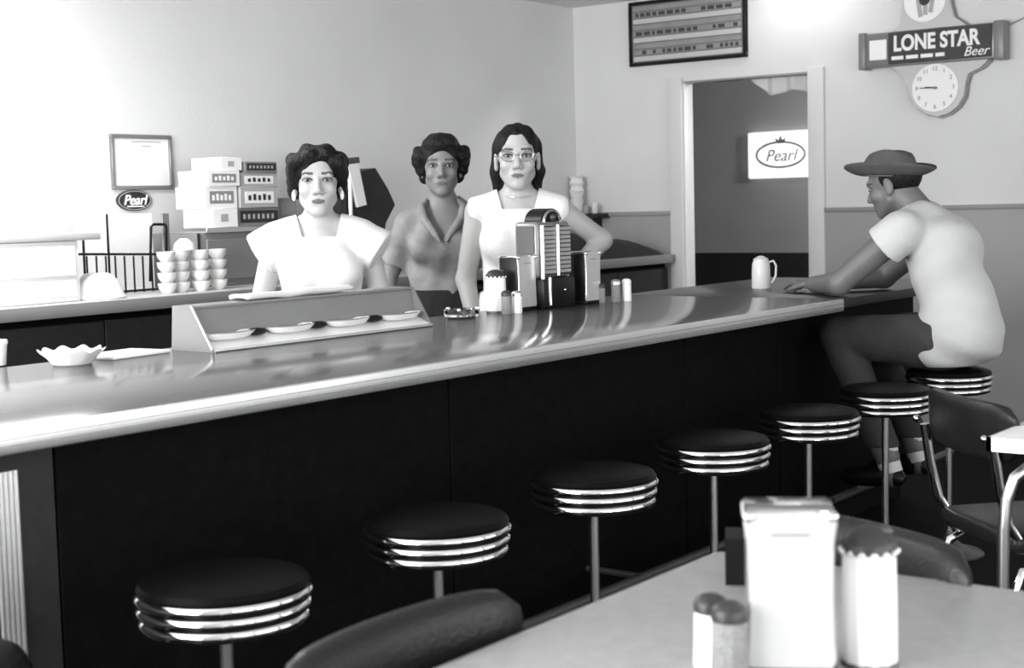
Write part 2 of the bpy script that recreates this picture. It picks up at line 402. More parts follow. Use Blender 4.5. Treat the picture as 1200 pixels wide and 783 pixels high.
p = on_counter(722, 354); shaker('pepper_shaker', 'grey pepper shaker right of the selector box and dispensers on the counter', 'shaker', (p.x, p.y, ZT), 0.082, 0.018, 'pepper', 'chrome_soft', group='pepper shakers')
p = on_counter(734.5, 353); shaker('salt_shaker', 'rightmost white salt shaker of the group on the counter', 'shaker', (p.x, p.y, ZT), 0.082, 0.018, 'sugar', 'white_enamel', group='salt shakers')
p = on_counter(711, 355); shaker('pepper_shaker', 'small dark shaker touching the right napkin dispenser on the counter', 'shaker', (p.x, p.y + 0.02, ZT), 0.07, 0.013, 'pepper', group='pepper shakers')
# mug-like jar with handle near the man
p = on_counter(892, 338)
t = thing('handled_jar', 'tall white jar with a thin handle standing alone near the far counter end', 'jar', (p.x, p.y, ZT), math.radians(-62))
MB().lathe([(0.036, 0), (0.038, 0.005), (0.037, 0.07), (0.035, 0.1), (0.03, 0.112), (0.031, 0.118), (0.012, 0.13), (0.001, 0.132)], 32).obj('body', 'china', t)
MB().tube([(0.03, 0, 0.105), (0.05, 0, 0.11), (0.06, 0, 0.09), (0.058, 0, 0.05), (0.045, 0, 0.025), (0.034, 0, 0.02)], 0.0045, 8).obj('handle', 'china', t)

# jukebox selector box
p = on_counter(637, 363)
jb = thing('jukebox_selector', 'chrome counter jukebox selector with rounded top and two columns of title strips', 'jukebox', (p.x + 0.112, p.y + 0.078, ZT), 0.0)
W2, DPJ, HJ = 0.100, 0.1, 0.30
MB().bbox(-W2, W2, -DPJ / 2, DPJ / 2, 0.105, HJ, 0.014, 3).obj('case', 'grey_metal', jb)
MB().bbox(-W2 + 0.004, W2 - 0.004, -DPJ / 2 - 0.02, DPJ / 2, 0.0, 0.105, 0.006).obj('base', 'black', jb)
arch = [(-0.065 + 0.0, HJ - 0.005)] + [(-0.065 * math.cos(PI * k / 16), HJ - 0.005 + 0.05 * math.sin(PI * k / 16)) for k in range(17)]
MB().prism(arch[1:], -DPJ / 2 + 0.01, DPJ / 2 - 0.02).obj('arched_top', 'black', jb)
MB().tube([(-0.05 * math.cos(PI * k / 16), -DPJ / 2 + 0.008, HJ - 0.002 + 0.038 * math.sin(PI * k / 16)) for k in range(17)], 0.006, 8).obj('arch_trim', 'chrome', jb)
MB().ball((0.0, -DPJ / 2 + 0.006, HJ + 0.014), 0.014).obj('arch_badge', 'dark_metal', jb)
for cx_ in (-0.038, 0.052):
    pg = MB().bbox(cx_ - 0.04, cx_ + 0.04, -DPJ / 2 - 0.006, -DPJ / 2 + 0.002, 0.115, 0.285, 0.003, 1).obj('title_page', 'dark_metal', jb)
    for k in range(11):
        z = 0.121 + k * 0.0148
        MB().box(cx_ - 0.036, cx_ + 0.036, -DPJ / 2 - 0.0085, -DPJ / 2 - 0.005, z, z + 0.0105).obj('title_strip', 'strip_paper', pg, smooth=False)
for xx in (-W2 + 0.014, 0.007):
    MB().tube([(xx, -DPJ / 2 - 0.01, 0.02 if xx < 0 else 0.112), (xx, -DPJ / 2 - 0.01, 0.288)], 0.008, 12).obj('chrome_bar', 'chrome', jb)
MB().tube([(-W2 + 0.038, -DPJ / 2 - 0.022, 0.012), (-W2 + 0.038, -DPJ / 2 - 0.022, 0.108)], 0.007, 12).obj('chrome_bar', 'chrome', jb)
MB().bbox(-W2 - 0.003, -W2 + 0.002, -DPJ / 2 + 0.012, DPJ / 2 - 0.012, 0.19, 0.285, 0.002, 1).obj('side_window', 'dark_metal', jb)
MB().ball((0.03, -DPJ / 2 - 0.02, 0.06), 0.006).obj('coin_button', 'chrome', jb)

# glass ashtray
p = on_counter(541, 372)
t = thing('ashtray', 'low clear glass ashtray on the counter beside the grey condiment stand', 'ashtray', (p.x, p.y, ZT))
am = MB().lathe([(0.045, 0.0), (0.055, 0.004), (0.06, 0.026), (0.054, 0.028), (0.045, 0.012), (0.001, 0.010)], 32); am.obj('bowl', 'glass', t)
for a in range(3):
    MB().bbox(-0.006, 0.006, 0.05, 0.062, 0.024, 0.032, 0.002, 1).xf(Matrix.Rotation(a * 2.1, 4, 'Z')).obj('rest', 'china', t)
# ruffled glass dish
p = on_counter(85, 427)
t = thing('ruffled_dish', 'pale ruffled-edge glass dish near the left end of the counter', 'dish', (p.x, p.y, ZT))
dm = MB().lathe([(0.045, 0.0), (0.05, 0.004), (0.062, 0.02), (0.076, 0.032), (0.079, 0.036), (0.074, 0.034), (0.058, 0.022), (0.04, 0.010), (0.001, 0.009)], 60)
for i, v in enumerate(dm.v):
    r = math.hypot(v[0], v[1]); a = math.atan2(v[1], v[0]); k = max(0, (r - 0.05) / 0.036)
    dm.v[i] = (v[0] * (1 + 0.06 * k * math.cos(10 * a)), v[1] * (1 + 0.06 * k * math.cos(10 * a)), v[2] + 0.006 * k * math.cos(10 * a + 0.5))
dm.obj('bowl', 'china', t)
# white card lying at the counter back edge and white tumbler at the frame edge
p = on_counter(150, 417)
tag(MB().bbox(-0.10, 0.10, -0.07, 0.07, 0, 0.008, 0.003).obj('folded_napkins', 'paper', None, (p.x, p.y + 0.02, ZT), 0.1), 'flat white folded napkins lying beside the ruffled dish', 'napkin')
p = on_counter(-3, 428)
t = thing('tumbler', 'white tumbler at the extreme left edge on the counter', 'glass', (p.x, p.y, ZT))
MB().lathe([(0.020, 0), (0.021, 0.004), (0.026, 0.06), (0.0265, 0.062), (0.025, 0.062), (0.019, 0.008), (0.001, 0.007)], 28).obj('cup', 'china', t)
MB().lathe([(0.0268, 0.052), (0.0275, 0.056), (0.0268, 0.06)], 28, close=False).obj('rim', 'white_enamel', t)

# grey condiment stand with four dishes
a = on_counter(252, 413); b = on_counter(506, 382)
L = (b - a).length; ang = math.atan2(b.y - a.y, b.x - a.x)
st = thing('condiment_stand', 'grey sloping metal stand with a white ledge, on the counter before the first waitress', 'stand', at(a, ZT), ang)
hS = 0.118; dS = 0.165
side = [(0.0, 0.0), (dS, 0.0), (dS - 0.01, hS), (0.075, hS)]
for nm, x in (('side_panel', -0.006), ('side_panel', L)):
    m = MB().prism([(q, z) for q, z in side], 0, 0.006).xf(Matrix.Translation((x, 0, 0)) @ Matrix(((0, 1, 0, 0), (1, 0, 0, 0), (0, 0, 1, 0), (0, 0, 0, 1))))
    m.obj(nm, 'grey_enamel', st)
MB().add([(0, 0.062, 0.03), (L, 0.062, 0.03), (L, 0.083, hS - 0.002), (0, 0.083, hS - 0.002), (0, 0.075, 0.03), (L, 0.075, 0.03), (L, 0.095, hS - 0.002), (0, 0.095, hS - 0.002)],
         [(0, 1, 2, 3), (4, 5, 6, 7), (0, 1, 5, 4), (1, 2, 6, 5), (2, 3, 7, 6), (3, 0, 4, 7)]).obj('back_panel', 'grey_enamel', st)
MB().bbox(0, L, 0.075, dS - 0.008, hS - 0.008, hS, 0.002, 1).obj('top_panel', 'grey_enamel', st)
MB().add([(0, 0, 0.004), (L, 0, 0.004), (L, 0.066, 0.032), (0, 0.066, 0.032), (0, 0, 0), (L, 0, 0), (L, 0.066, 0), (0, 0.066, 0)],
         [(0, 1, 2, 3), (4, 7, 6, 5), (0, 4, 5, 1), (1, 5, 6, 2), (2, 6, 7, 3), (3, 7, 4, 0)]).obj('ledge', 'white_enamel', st)
MB().tube([(-0.008, 0.0, 0.006), (-0.008, 0.076, hS)], 0.004, 8).obj('edge_strip', 'alu', st)
MB().bbox(0.0, L, -0.006, 0.0, 0.0, 0.008, 0.002, 1).obj('front_lip', 'alu', st)
for k in range(3):
    x = L * (0.22 + 0.27 * k)
    MB().ball((x, 0.045, 0.037), 0.03, 14, 8, (1.0, 0.75, 0.35)).obj('black_knob', 'black', st)
M_st = Matrix.Translation(at(a, ZT)) @ Matrix.Rotation(ang, 4, 'Z')
dl = ['leftmost', 'second from left', 'third from left', 'rightmost']
for k in range(4):
    x = L * (0.10 + 0.262 * k)
    q = M_st @ Vector((x, 0.042, 0.026))
    d = thing('condiment_dish', dl[k] + ' shallow white dish on the grey condiment stand', 'dish', q, ang, 'dishes in the condiment stand')
    MB().lathe([(0.05, 0), (0.07, 0.004), (0.088, 0.016), (0.09, 0.018), (0.084, 0.018), (0.066, 0.008), (0.001, 0.007)], 36, sx=1.0, sy=0.36).obj('bowl', 'china', d)
    MB().lathe([(0.088, 0.0165), (0.0915, 0.0185), (0.088, 0.0205)], 36, sx=1.0, sy=0.36, close=False).obj('rim', 'chrome_soft', d)
tw = M_st @ Vector((L * 0.47, 0.120, hS + 0.001))
tm = MB()
for i in range(31):
    for j in range(7):
        x = -0.21 + 0.42 * i / 30; y = -0.038 + 0.076 * j / 6
        tm.v.append((x, y, 0.0185 + 0.002 * math.sin(17 * x + 9 * y) + 0.0015 * math.sin(40 * x) - 0.005 * (abs(j - 3) / 3) ** 4))
for i in range(30):
    for j in range(6): tm.f.append((i * 7 + j, i * 7 + j + 1, (i + 1) * 7 + j + 1, (i + 1) * 7 + j))
tw_o = tm.obj('folded_towel', 'cloth_white', None, tw, ang)
sm = tw_o.modifiers.new('thick', 'SOLIDIFY'); sm.thickness = 0.011; sm.offset = -1
tag(tw_o, 'white folded towel lying on top of the grey condiment stand', 'towel')

# ------------------------------------------------------------------ tables
def table(label, x0, x1, y0, y1, top_mat):
    t = thing('dinette_table', label, 'table', (x0, y0, 0)); W, D = x1 - x0, y1 - y0; zt = 0.75
    MB().bbox(0.004, W - 0.004, 0.004, D - 0.004, zt - 0.03, zt, 0.004).obj('tabletop', top_mat, t)
    e = MB()
    o, i = 0.0, 0.012
    for z0, z1 in ((zt - 0.034, zt - 0.001),):
        e.box(0, W, 0, i, z0, z1); e.box(0, W, D - i, D, z0, z1); e.box(0, i, 0, D, z0, z1); e.box(W - i, W, 0, D, z0, z1)
    eb = e.obj('edge_band', 'alu', t)
    MB().box(0.09, W - 0.09, 0.09, D - 0.09, zt - 0.075, zt - 0.03).obj('apron', 'black', t)
    for sx, sy in ((0, 0), (1, 0), (0, 1), (1, 1)):
        cx = W if sx else 0; cy = D if sy else 0; dx = -1 if sx else 1; dy = -1 if sy else 1
        pts = [(cx + dx * 0.20, cy + dy * 0.20, zt - 0.045), (cx + dx * 0.14, cy + dy * 0.14, zt - 0.05), (cx + dx * 0.085, cy + dy * 0.085, zt - 0.065), (cx + dx * 0.05, cy + dy * 0.05, zt - 0.10), (cx + dx * 0.036, cy + dy * 0.036, zt - 0.15),
               (cx + dx * 0.031, cy + dy * 0.031, zt - 0.22), (cx + dx * 0.03, cy + dy * 0.03, 0.35), (cx + dx * 0.03, cy + dy * 0.03, 0.02)]
        MB().tube(pts, 0.0145, 14).obj('leg', 'chrome_soft', t)
        MB().lathe([(0.016, 0.0), (0.02, 0.004), (0.018, 0.025)], 14, (cx + dx * 0.03, cy + dy * 0.03, 0)).obj('foot_cap', 'black', t)
    return t
TX = 2.068
table('foreground grey-topped table with metal rim carrying the napkin dispenser', 0.86, TX, 0.30, 1.145, 'table_laminate')
table('white-topped table with bent chrome legs at the right edge', 3.36, 4.5, 0.36, 1.16, 'table_white')

# ------------------------------------------------------------------ chairs
def make_chair():
    t = link('dinette_chair', None)
    sw = 0.20
    MB().bbox(-sw, sw, -0.21, 0.17, 0.42, 0.475, 0.022, 3).obj('seat', 'dark_vinyl', t)
    m = MB(); n = 15; rows = 9                                     # padded, gently curved backrest
    vs = []; fs = []
    for i in range(n):
        u = -1 + 2 * i / (n - 1); x = 0.225 * u; yc = 0.205 - 0.035 * u * u
        e = math.sqrt(max(0.0, 1 - abs(u) ** 6)); hz = 0.075 * (0.55 + 0.45 * e); th = 0.024 * (0.25 + 0.75 * e)
        for k in range(16):
            a = 2 * PI * k / 16; ca, sa = math.cos(a), math.sin(a)
            vs.append((x, yc + th * math.copysign(abs(ca) ** 0.7, ca) + 0.10 * (hz * sa), 0.725 + hz * math.copysign(abs(sa) ** 0.6, sa)))
    for i in range(n - 1):
        for k in range(16): fs.append((i * 16 + k, i * 16 + (k + 1) % 16, (i + 1) * 16 + (k + 1) % 16, (i + 1) * 16 + k))
    fs += [tuple(range(16)), tuple((n - 1) * 16 + k for k in range(16))]
    m.add(vs, fs).obj('backrest', 'dark_vinyl', t)
    for s in (-1, 1):
        MB().tube([(s * 0.185, 0.215, 0.70), (s * 0.185, 0.20, 0.6), (s * 0.185, 0.175, 0.50), (s * 0.185, 0.12, 0.42), (s * 0.185, -0.05, 0.405), (s * 0.185, -0.15, 0.40)], 0.0125, 12).obj('back_frame', 'chrome', t)
        MB().tube([(s * 0.185, -0.10, 0.41), (s * 0.19, -0.17, 0.39), (s * 0.195, -0.19, 0.34), (s * 0.205, -0.22, 0.01)], 0.0125, 12).obj('leg', 'chrome', t)
        MB().tube([(s * 0.185, 0.08, 0.41), (s * 0.19, 0.14, 0.38), (s * 0.195, 0.16, 0.33), (s * 0.205, 0.225, 0.01)], 0.0125, 12).obj('leg', 'chrome', t)
        MB().ball((s * 0.185, 0.238, 0.715), 0.011).obj('stud', 'chrome', t)
    return t
ch0 = make_chair()
def chair(c, px, py, th, label):
    o = c; o.rotation_euler = (0, 0, th)
    v = Matrix.Rotation(th, 3, 'Z') @ Vector((0, 0.205, 0)); o.location = (px - v.x, py - v.y, 0)
    return tag(o, label, 'chair', 'dinette chairs')
chair(ch0, 1.365, 1.225, 0.0, 'dark vinyl chair back rising at the bottom, left of the foreground table')
chair(copy_tree(ch0), 2.165, 0.93, math.radians(-111), 'dark vinyl chair tucked in behind the foreground sugar pourer')
chair(copy_tree(ch0), 3.68, 1.335, math.radians(47), 'dark vinyl chair with chrome legs beside the white table, under the man')

# things on the foreground table
p = onz(930, 793, 0.75)
napkin_dispenser('large bright napkin dispenser standing on the foreground table', (p.x + 0.03, p.y + 0.02, 0.75), math.radians(-60), h=0.195, wd=0.108, dp=0.085, side='chrome_soft')
p = onz(1007, 785, 0.75); sugar_pourer('tall white sugar pourer right of the dispenser on the foreground table', (p.x + 0.03, p.y + 0.0, 0.75), h=0.168, r=0.033)
p = onz(856, 797, 0.75); shaker('pepper_shaker', 'grey pepper shaker with dark lid on the foreground table', 'shaker', (p.x, p.y, 0.75), 0.093, 0.0225, 'pepper', group='pepper shakers')
p = onz(834, 783, 0.75); shaker('salt_shaker', 'white salt shaker behind the pepper shaker on the foreground table', 'shaker', (p.x, p.y, 0.75), 0.09, 0.021, 'sugar', group='salt shakers')
p = onz(868, 682, 0.75)
t = thing('menu_card', 'dark folded menu card standing behind the foreground napkin dispenser', 'menu', (p.x, p.y, 0.75), math.radians(-62))
for s in (-1, 1):
    MB().box(-0.022, 0.03, -0.001, 0.001, 0, 0.075).xf(Matrix.Rotation(s * 0.25, 4, 'X') @ Matrix.Identity(4)).xf(Matrix.Translation((0, 0.02 * -s, 0))).obj('cover', 'black', t)

# ------------------------------------------------------------------ back counter and what stands on it
YBC = 4.7; ZB = 0.98
bc = thing('back_counter', 'long service counter along the back wall, pale top over dark cupboards', 'counter', (0, 0, 0))
MB().bbox(1.2, XR - 0.001 - 0.03, YBC, YB - 0.025, ZB - 0.03, ZB, 0.003).obj('worktop', 'mid_grey', bc)
MB().bbox(1.2, XR - 0.031, YBC - 0.006, YBC + 0.004, ZB - 0.05, ZB, 0.003).obj('edge_band', 'grey_enamel', bc)
xx = 1.2
while xx < XR - 0.1:
    x2 = min(xx + 0.62, XR - 0.031)
    MB().bbox(xx + 0.003, x2 - 0.003, YBC + 0.05, YBC + 0.07, 0.1, ZB - 0.08, 0.003, 1).obj('cupboard_door', 'dark_panel', bc); xx = x2
MB().box(1.2, XR - 0.031, YBC + 0.07, YB - 0.025, 0.0, ZB - 0.03).obj('carcass', 'black_panel', bc)
# white enamel case at the far left
xa, xb = ony(0, 300, 4.8).x - 0.35, ony(93, 300, 4.8).x
z1 = ony(60, 283, 4.8).z
cs = thing('enamel_case', 'big white enamel food case on the back counter at the left edge', 'cabinet', (xa, 4.8, ZB))
Wc = xb - xa
MB().bbox(0, Wc, 0, 0.5, 0, z1 - ZB, 0.008).obj('body', 'white_enamel', cs)
MB().bbox(-0.01, Wc + 0.10, -0.01, 0.51, z1 - ZB, z1 - ZB + 0.03, 0.004).obj('lid', 'trim', cs)
MB().bbox(0.02, Wc - 0.02, -0.006, 0.001, 0.02, 0.085, 0.003, 1).obj('lower_panel', 'white_enamel', cs)
MB().bbox(0.02, Wc - 0.02, -0.006, 0.001, 0.10, z1 - ZB - 0.02, 0.003, 1).obj('upper_panel', 'white_enamel', cs)
MB().bbox(0.25, 0.33, -0.018, -0.004, 0.14, 0.152, 0.003, 1).obj('handle', 'white_enamel', cs)
# black wire rack
YR = 5.0
def rp(px, py, dy=0.0): return ony(px, py, YR) + Vector((0, dy, 0))
o0 = ony(92, 338, YR); rk = thing('wire_rack', 'black wire rack with upright pickets behind the white dishes', 'rack', (o0.x, YR, ZB))
def L_(v): return (v.x - o0.x, v.y - YR, v.z - ZB)
def wire(name, pts, r=0.004): MB().tube([L_(q) for q in pts], r, 8).obj(name, 'black', rk)
zb = Vector((0, 0, ZB))
wire('top_rail', [rp(90, 298), rp(198, 298)], 0.005)
b1, b2 = rp(90, 300), rp(198, 300)
wire('bottom_rail', [(b1.x, YR, ZB + 0.03) and Vector((b1.x, YR, ZB + 0.012)), Vector((b2.x, YR, ZB + 0.012))], 0.005)
for k in range(11):
    q = b1.lerp(b2, k / 10); wire('picket', [Vector((q.x, YR, ZB + 0.004)), Vector((q.x, YR, q.z))], 0.004)
for px, py in ((97, 272), (125, 251)):
    q = rp(px, py); wire('post', [Vector((q.x, YR, ZB)), q], 0.005)
wire('end_loop', [rp(176, 330), rp(177, 266), rp(180, 263), rp(193, 263), rp(195, 266), rp(195, 330)], 0.006)
q0, q1 = rp(194, 262), rp(204, 300)
MB().bbox(q0.x - o0.x, q1.x - o0.x, 0.02, 0.03, ZB + 0.02 - ZB, rp(198, 250).z - ZB, 0.002, 1).obj('end_plate', 'grey_metal', rk)
# white cards standing behind the rack
q0, q1 = ony(127, 340, 5.2), ony(178, 250, 5.2)
tag(MB().bbox(q0.x, q1.x, 5.2, 5.215, ZB, q1.z, 0.002, 1).obj('white_card', 'paper', None), 'tall white card propped behind the wire rack', 'card', 'white cards behind the rack')
q0, q1 = ony(93, 340, 5.25), ony(124, 253, 5.25)
tag(MB().bbox(q0.x, q1.x, 5.25, 5.265, ZB, q1.z, 0.002, 1).obj('white_card', 'paper', None), 'narrower white card propped left of the tall one behind the wire rack', 'card', 'white cards behind the rack')
# white domed bowl
q = ony(122, 345, 4.82)
t = thing('mixing_bowl', 'white upturned mixing bowl in front of the wire rack', 'bowl', (q.x, 4.86, ZB))
MB().lathe([(0.105, 0.0), (0.108, 0.006), (0.10, 0.03), (0.08, 0.075), (0.05, 0.10), (0.04, 0.103), (0.036, 0.103), (0.001, 0.1)], 40).obj('bowl', 'china', t)
MB().lathe([(0.104, 0.0), (0.112, 0.003), (0.112, 0.010), (0.104, 0.012)], 40, close=False).obj('rim', 'china', t)
# stacks of cups
cupm = MB().lathe([(0.022, 0.0), (0.024, 0.003), (0.036, 0.022), (0.039, 0.040), (0.0395, 0.043), (0.037, 0.043), (0.034, 0.024), (0.02, 0.006), (0.001, 0.006)], 28).mesh('cup', 'china')
cn = ['leftmost', 'second', 'third', 'rightmost']
ln = ['bottom', 'second', 'third', 'top']
for k, px in enumerate((196, 215, 236, 259)):
    q = ony(px, 335, 4.84)
    for j in range(4):
        o = link('cup', cupm, None, (q.x, 4.84 + (0.015 if k % 2 else 0), ZB + j * 0.0435))
        tag(o, '%s white cup in the %s cup stack beside the wire rack' % (ln[j], cn[k]), 'cup', 'stacked white cups')
q = ony(217, 295, 4.845)
tag(MB().lathe([(0.045, 0.0), (0.047, 0.004), (0.04, 0.03), (0.02, 0.047), (0.018, 0.05), (0.001, 0.05)], 30).obj('upturned_bowl', 'china', None, (q.x, 4.85, ZB + 4 * 0.0435 + 0.001)), 'upturned white bowl resting on top of the cup stacks', 'bowl')
# grey cabinet carrying cartons
YG = 5.02
ga, gb = ony(236, 300, YG), ony(330, 300, YG); zg = ony(270, 272, YG).z
gc = thing('grey_cabinet', 'squat grey metal cabinet under the stacked cartons', 'cabinet', (ga.x, YG, ZB))
MB().bbox(0, gb.x - ga.x, 0, 0.36, 0, zg - ZB, 0.006).obj('body', 'grey_enamel', gc)
MB().bbox(0.03, gb.x - ga.x - 0.03, -0.008, 0.002, 0.03, zg - ZB - 0.03, 0.003, 1).obj('door', 'grey_enamel', gc)
MB().tube([(0.09, -0.008, 0.10), (0.09, -0.022, 0.10), (0.09, -0.022, 0.15), (0.09, -0.008, 0.15)], 0.004, 8).obj('handle', 'chrome', gc)
MB().tube([(-0.012, 0.0, 0.0), (-0.012, 0.0, zg - ZB)], 0.006, 8).obj('corner_post', 'black', gc)
tr = ony(270, 268, YG)
tt = thing('metal_tray', 'bright metal tray lying on the grey cabinet', 'tray', (ga.x + 0.02, YG + 0.005, zg))
MB().bbox(0, 0.37, -0.02, 0.3, 0, 0.006, 0.002, 1).obj('tray_base', 'chrome_soft', tt)
MB().bbox(0, 0.37, -0.026, -0.018, 0, 0.022, 0.002, 1).obj('tray_rim', 'chrome_soft', tt)
# cartons: (x0,x1,y0,y1 in px) and look
zt0 = zg + 0.022
rows = [[(247, 277, 0.085, 'a'), (278, 327, 0.085, 'd')], [(241, 279, 0.10, 'b'), (280, 325, 0.095, 'c')], [(243, 281, 0.07, 'b'), (282, 327, 0.065, 'c')], [(261, 286, 0.06, 'a'), (287, 325, 0.05, 'd')]]
rn = ['bottom', 'second', 'third', 'top']
zl = [zt0 - 0.0, zt0 - 0.0]
for r_, row in enumerate(rows):
    for c_, (a_, b_, hh, kd) in enumerate(row):
        qa, qb = ony(a_, 230, YG + 0.03), ony(b_ - 1, 230, YG + 0.03); Wb = qb.x - qa.x
        t = thing('carton', '%s %s carton of the stack on the grey cabinet' % (rn[r_], 'left' if c_ == 0 else 'right'), 'box', (qa.x, YG + 0.02 + 0.01 * ((r_ + c_) % 2), zl[c_]), 0, 'cartons on the grey cabinet')
        body = {'a': 'paper', 'b': 'paper', 'c': 'mid_grey', 'd': 'grey_enamel'}[kd]
        MB().bbox(0, Wb, 0, 0.2, 0, hh, 0.002, 1).obj('carton_body', body, t)
        if kd in 'bc':
            lb = MB().bbox(Wb * 0.12, Wb * 0.88, -0.0015, 0.001, hh * 0.22, hh * 0.78, 0.0005, 1).obj('label_band', 'grey_print' if kd == 'b' else 'paper', t)
            for k in range(5):
                x = Wb * (0.2 + 0.13 * k); m = MB().box(x, x + Wb * 0.07, -0.003, -0.0015, hh * 0.36, hh * (0.6 + 0.06 * (k % 2)))
                m.obj('print_mark', 'white_print' if kd == 'b' else 'black_print', lb, smooth=False)
        elif kd == 'd':
            lb = MB().bbox(Wb * 0.05, Wb * 0.97, -0.0015, 0.001, hh * 0.2, hh * 0.85, 0.0005, 1).obj('label_band', 'black_print', t)
            for k in range(7):
                x = Wb * (0.12 + 0.115 * k); MB().box(x, x + Wb * 0.05, -0.003, -0.0015, hh * 0.4, hh * 0.66).obj('print_mark', 'mid_grey', lb, smooth=False)
        else:
            MB().bbox(Wb * 0.3, Wb * 0.6, -0.0015, 0.001, hh * 0.3, hh * 0.7, 0.0005, 1).obj('label_band', 'mid_grey', t)
        zl[c_] += hh
q0, q1 = ony(329, 300, YG + 0.06), ony(350, 300, YG + 0.06)
zc = ony(340, 232, YG + 0.06).z
for k, (mt, hh) in enumerate((('black_panel', zc - ZB - 0.19), ('mid_grey', 0.09), ('grey_enamel', 0.10))):
    zz = ZB + [0, zc - ZB - 0.19, zc - ZB - 0.10][k]
    t = thing('canister', ['dark lowest', 'pale middle', 'grey top'][k] + ' square canister stacked right of the cartons, behind the first waitress', 'canister', (q0.x, YG + 0.06, zz), 0, 'square canisters')
    MB().bbox(0, q1.x - q0.x, 0, 0.11, 0, hh, 0.004, 1).obj('body', mt, t)
    MB().bbox(0.012, q1.x - q0.x - 0.012, -0.002, 0.002, hh * 0.2, hh * 0.8, 0.001, 1).obj('label_patch', 'paper' if k == 1 else 'grey_print', t)
# dark appliance behind the first waitress
YM = 5.0
pts = [(400, 205), (440, 197), (455, 222), (463, 240), (452, 262), (446, 300), (400, 300)]
pw = [ony(x, y, YM) for x, y in pts]; bx0 = pw[-1].x
ma = thing('drink_mixer', 'dark angular drink mixer behind the first waitress, right of her head', 'mixer', (bx0, YM, ZB))
out = [(q.x - bx0, q.z - ZB) for q in pw]; out[-1] = (0, 0); out[-2] = (out[-2][0], 0)
MB().prism(out, 0, 0.22).obj('housing', 'dark_panel', ma)
s0 = [ony(x, y, YM - 0.02) for x, y in ((406, 192), (418, 190), (428, 240), (418, 243))]
MB().prism([(q.x - bx0, q.z - ZB) for q in s0], -0.03, -0.012).obj('white_strip', 'white_enamel', ma)
MB().tube([(0.06, -0.015, 0), (0.06, -0.015, out[0][1] - 0.02)], 0.012, 10).obj('spindle', 'chrome_soft', ma)
c0 = [ony(x, y, YM - 0.02) for x, y in ((404, 186), (419, 184), (420, 191), (404, 193))]
MB().prism([(q.x - bx0, q.z - ZB) for q in c0], -0.03, 0.05).obj('cap', 'dark_metal', ma)
# dark bundle with pale bits near the far corner
hm = MB(); nx, ny = 26, 12
for i in range(nx):
    for j in range(ny):
        u, v = i / (nx - 1), j / (ny - 1)
        hz = (0.16 * (1 - u) ** 0.6 + 0.03) * math.sin(PI * v) ** 0.5 * min(1, 8 * u + 0.2) + 0.012 * math.sin(21 * u + 9 * v) * math.sin(PI * v)
        hm.v.append((-0.55 + 1.1 * u, -0.05 + 0.36 * v, max(0.001, hz)))
for i in range(nx - 1):
    for j in range(ny - 1): hm.f.append((i * ny + j, i * ny + j + 1, (i + 1) * ny + j + 1, (i + 1) * ny + j))
tag(hm.obj('dark_bundle', 'cloth_dark', None, (7.35, 4.78, ZB)), 'dark heap of cloth on the back counter near the far corner', 'cloth')
for k, (px, py, Y, lab) in enumerate(((735, 293, 4.86, 'pale crumpled paper on the left of the dark cloth heap'), (784, 318, 4.80, 'pale crumpled paper at the right end of the dark cloth heap'))):
    q = ony(px, py + 4, Y); bm = bmesh.new(); bmesh.ops.create_icosphere(bm, subdivisions=3, radius=1)
    for v in bm.verts:
        n_ = 1 + 0.22 * math.sin(5 * v.co.x + k) * math.sin(6 * v.co.y) + 0.15 * math.sin(11 * v.co.z + 3 * v.co.x)
        v.co = Vector((v.co.x * 0.07 * n_, v.co.y * 0.05 * n_, v.co.z * 0.028 * n_))
    tag(MB().bm(bm).obj('crumpled_paper', 'mid_grey', None, (q.x, Y, q.z)), lab, 'paper', 'crumpled papers')

# corner shelf with cups on the end wall
zs = onx(700, 250, XR).z; ys0 = onx(716, 250, XR).y
sh = thing('corner_shelf', 'small dark wall shelf in the far corner holding white cups', 'shelf', (XR, ys0, zs))
MB().bbox(-0.16, 0.0, 0, YB - ys0, -0.03, 0.0, 0.003, 1).obj('board', 'dark_panel', sh)
for y in (0.06, YB - ys0 - 0.1):
    MB().prism([(-0.12, -0.03), (0, -0.03), (0, -0.12)], y, y + 0.012).obj('bracket', 'dark_panel', sh)
yc = onx(671, 240, XR - 0.09).y
yc = min(yc, YB - 0.06)
for k in range(5):
    t = thing('paper_cup', ['lowest', 'second', 'middle', 'fourth', 'topmost'][k] + ' white paper cup in the tall stack on the corner shelf', 'cup', (XR - 0.09, yc, zs + k * 0.048), 0, 'paper cups on the corner shelf')
    MB().lathe([(0.034, 0), (0.036, 0.002), (0.046, 0.044), (0.049, 0.047), (0.044, 0.047), (0.03, 0.004), (0.001, 0.003)] if k < 3 else [(0.046, 0), (0.048, 0.002), (0.036, 0.03), (0.05, 0.046), (0.046, 0.047), (0.03, 0.03), (0.001, 0.02)], 26).obj('cup_wall', 'paper', t)
for px, lab, hh, rr in ((687, 'short grey tumbler on the corner shelf', 0.05, 0.022), (697, 'white tumbler at the right end of the corner shelf', 0.065, 0.02)):
    yy = onx(px, 248, XR - 0.08).y
    t = thing('shelf_tumbler', lab, 'cup', (XR - 0.08, yy, zs), 0, 'tumblers on the corner shelf')
    MB().lathe([(rr * 0.85, 0), (rr, 0.004), (rr, hh), (rr * 0.9, hh), (rr * 0.8, 0.006), (0.001, 0.005)], 22).obj('cup_wall', 'china' if hh > 0.06 else 'mid_grey', t)

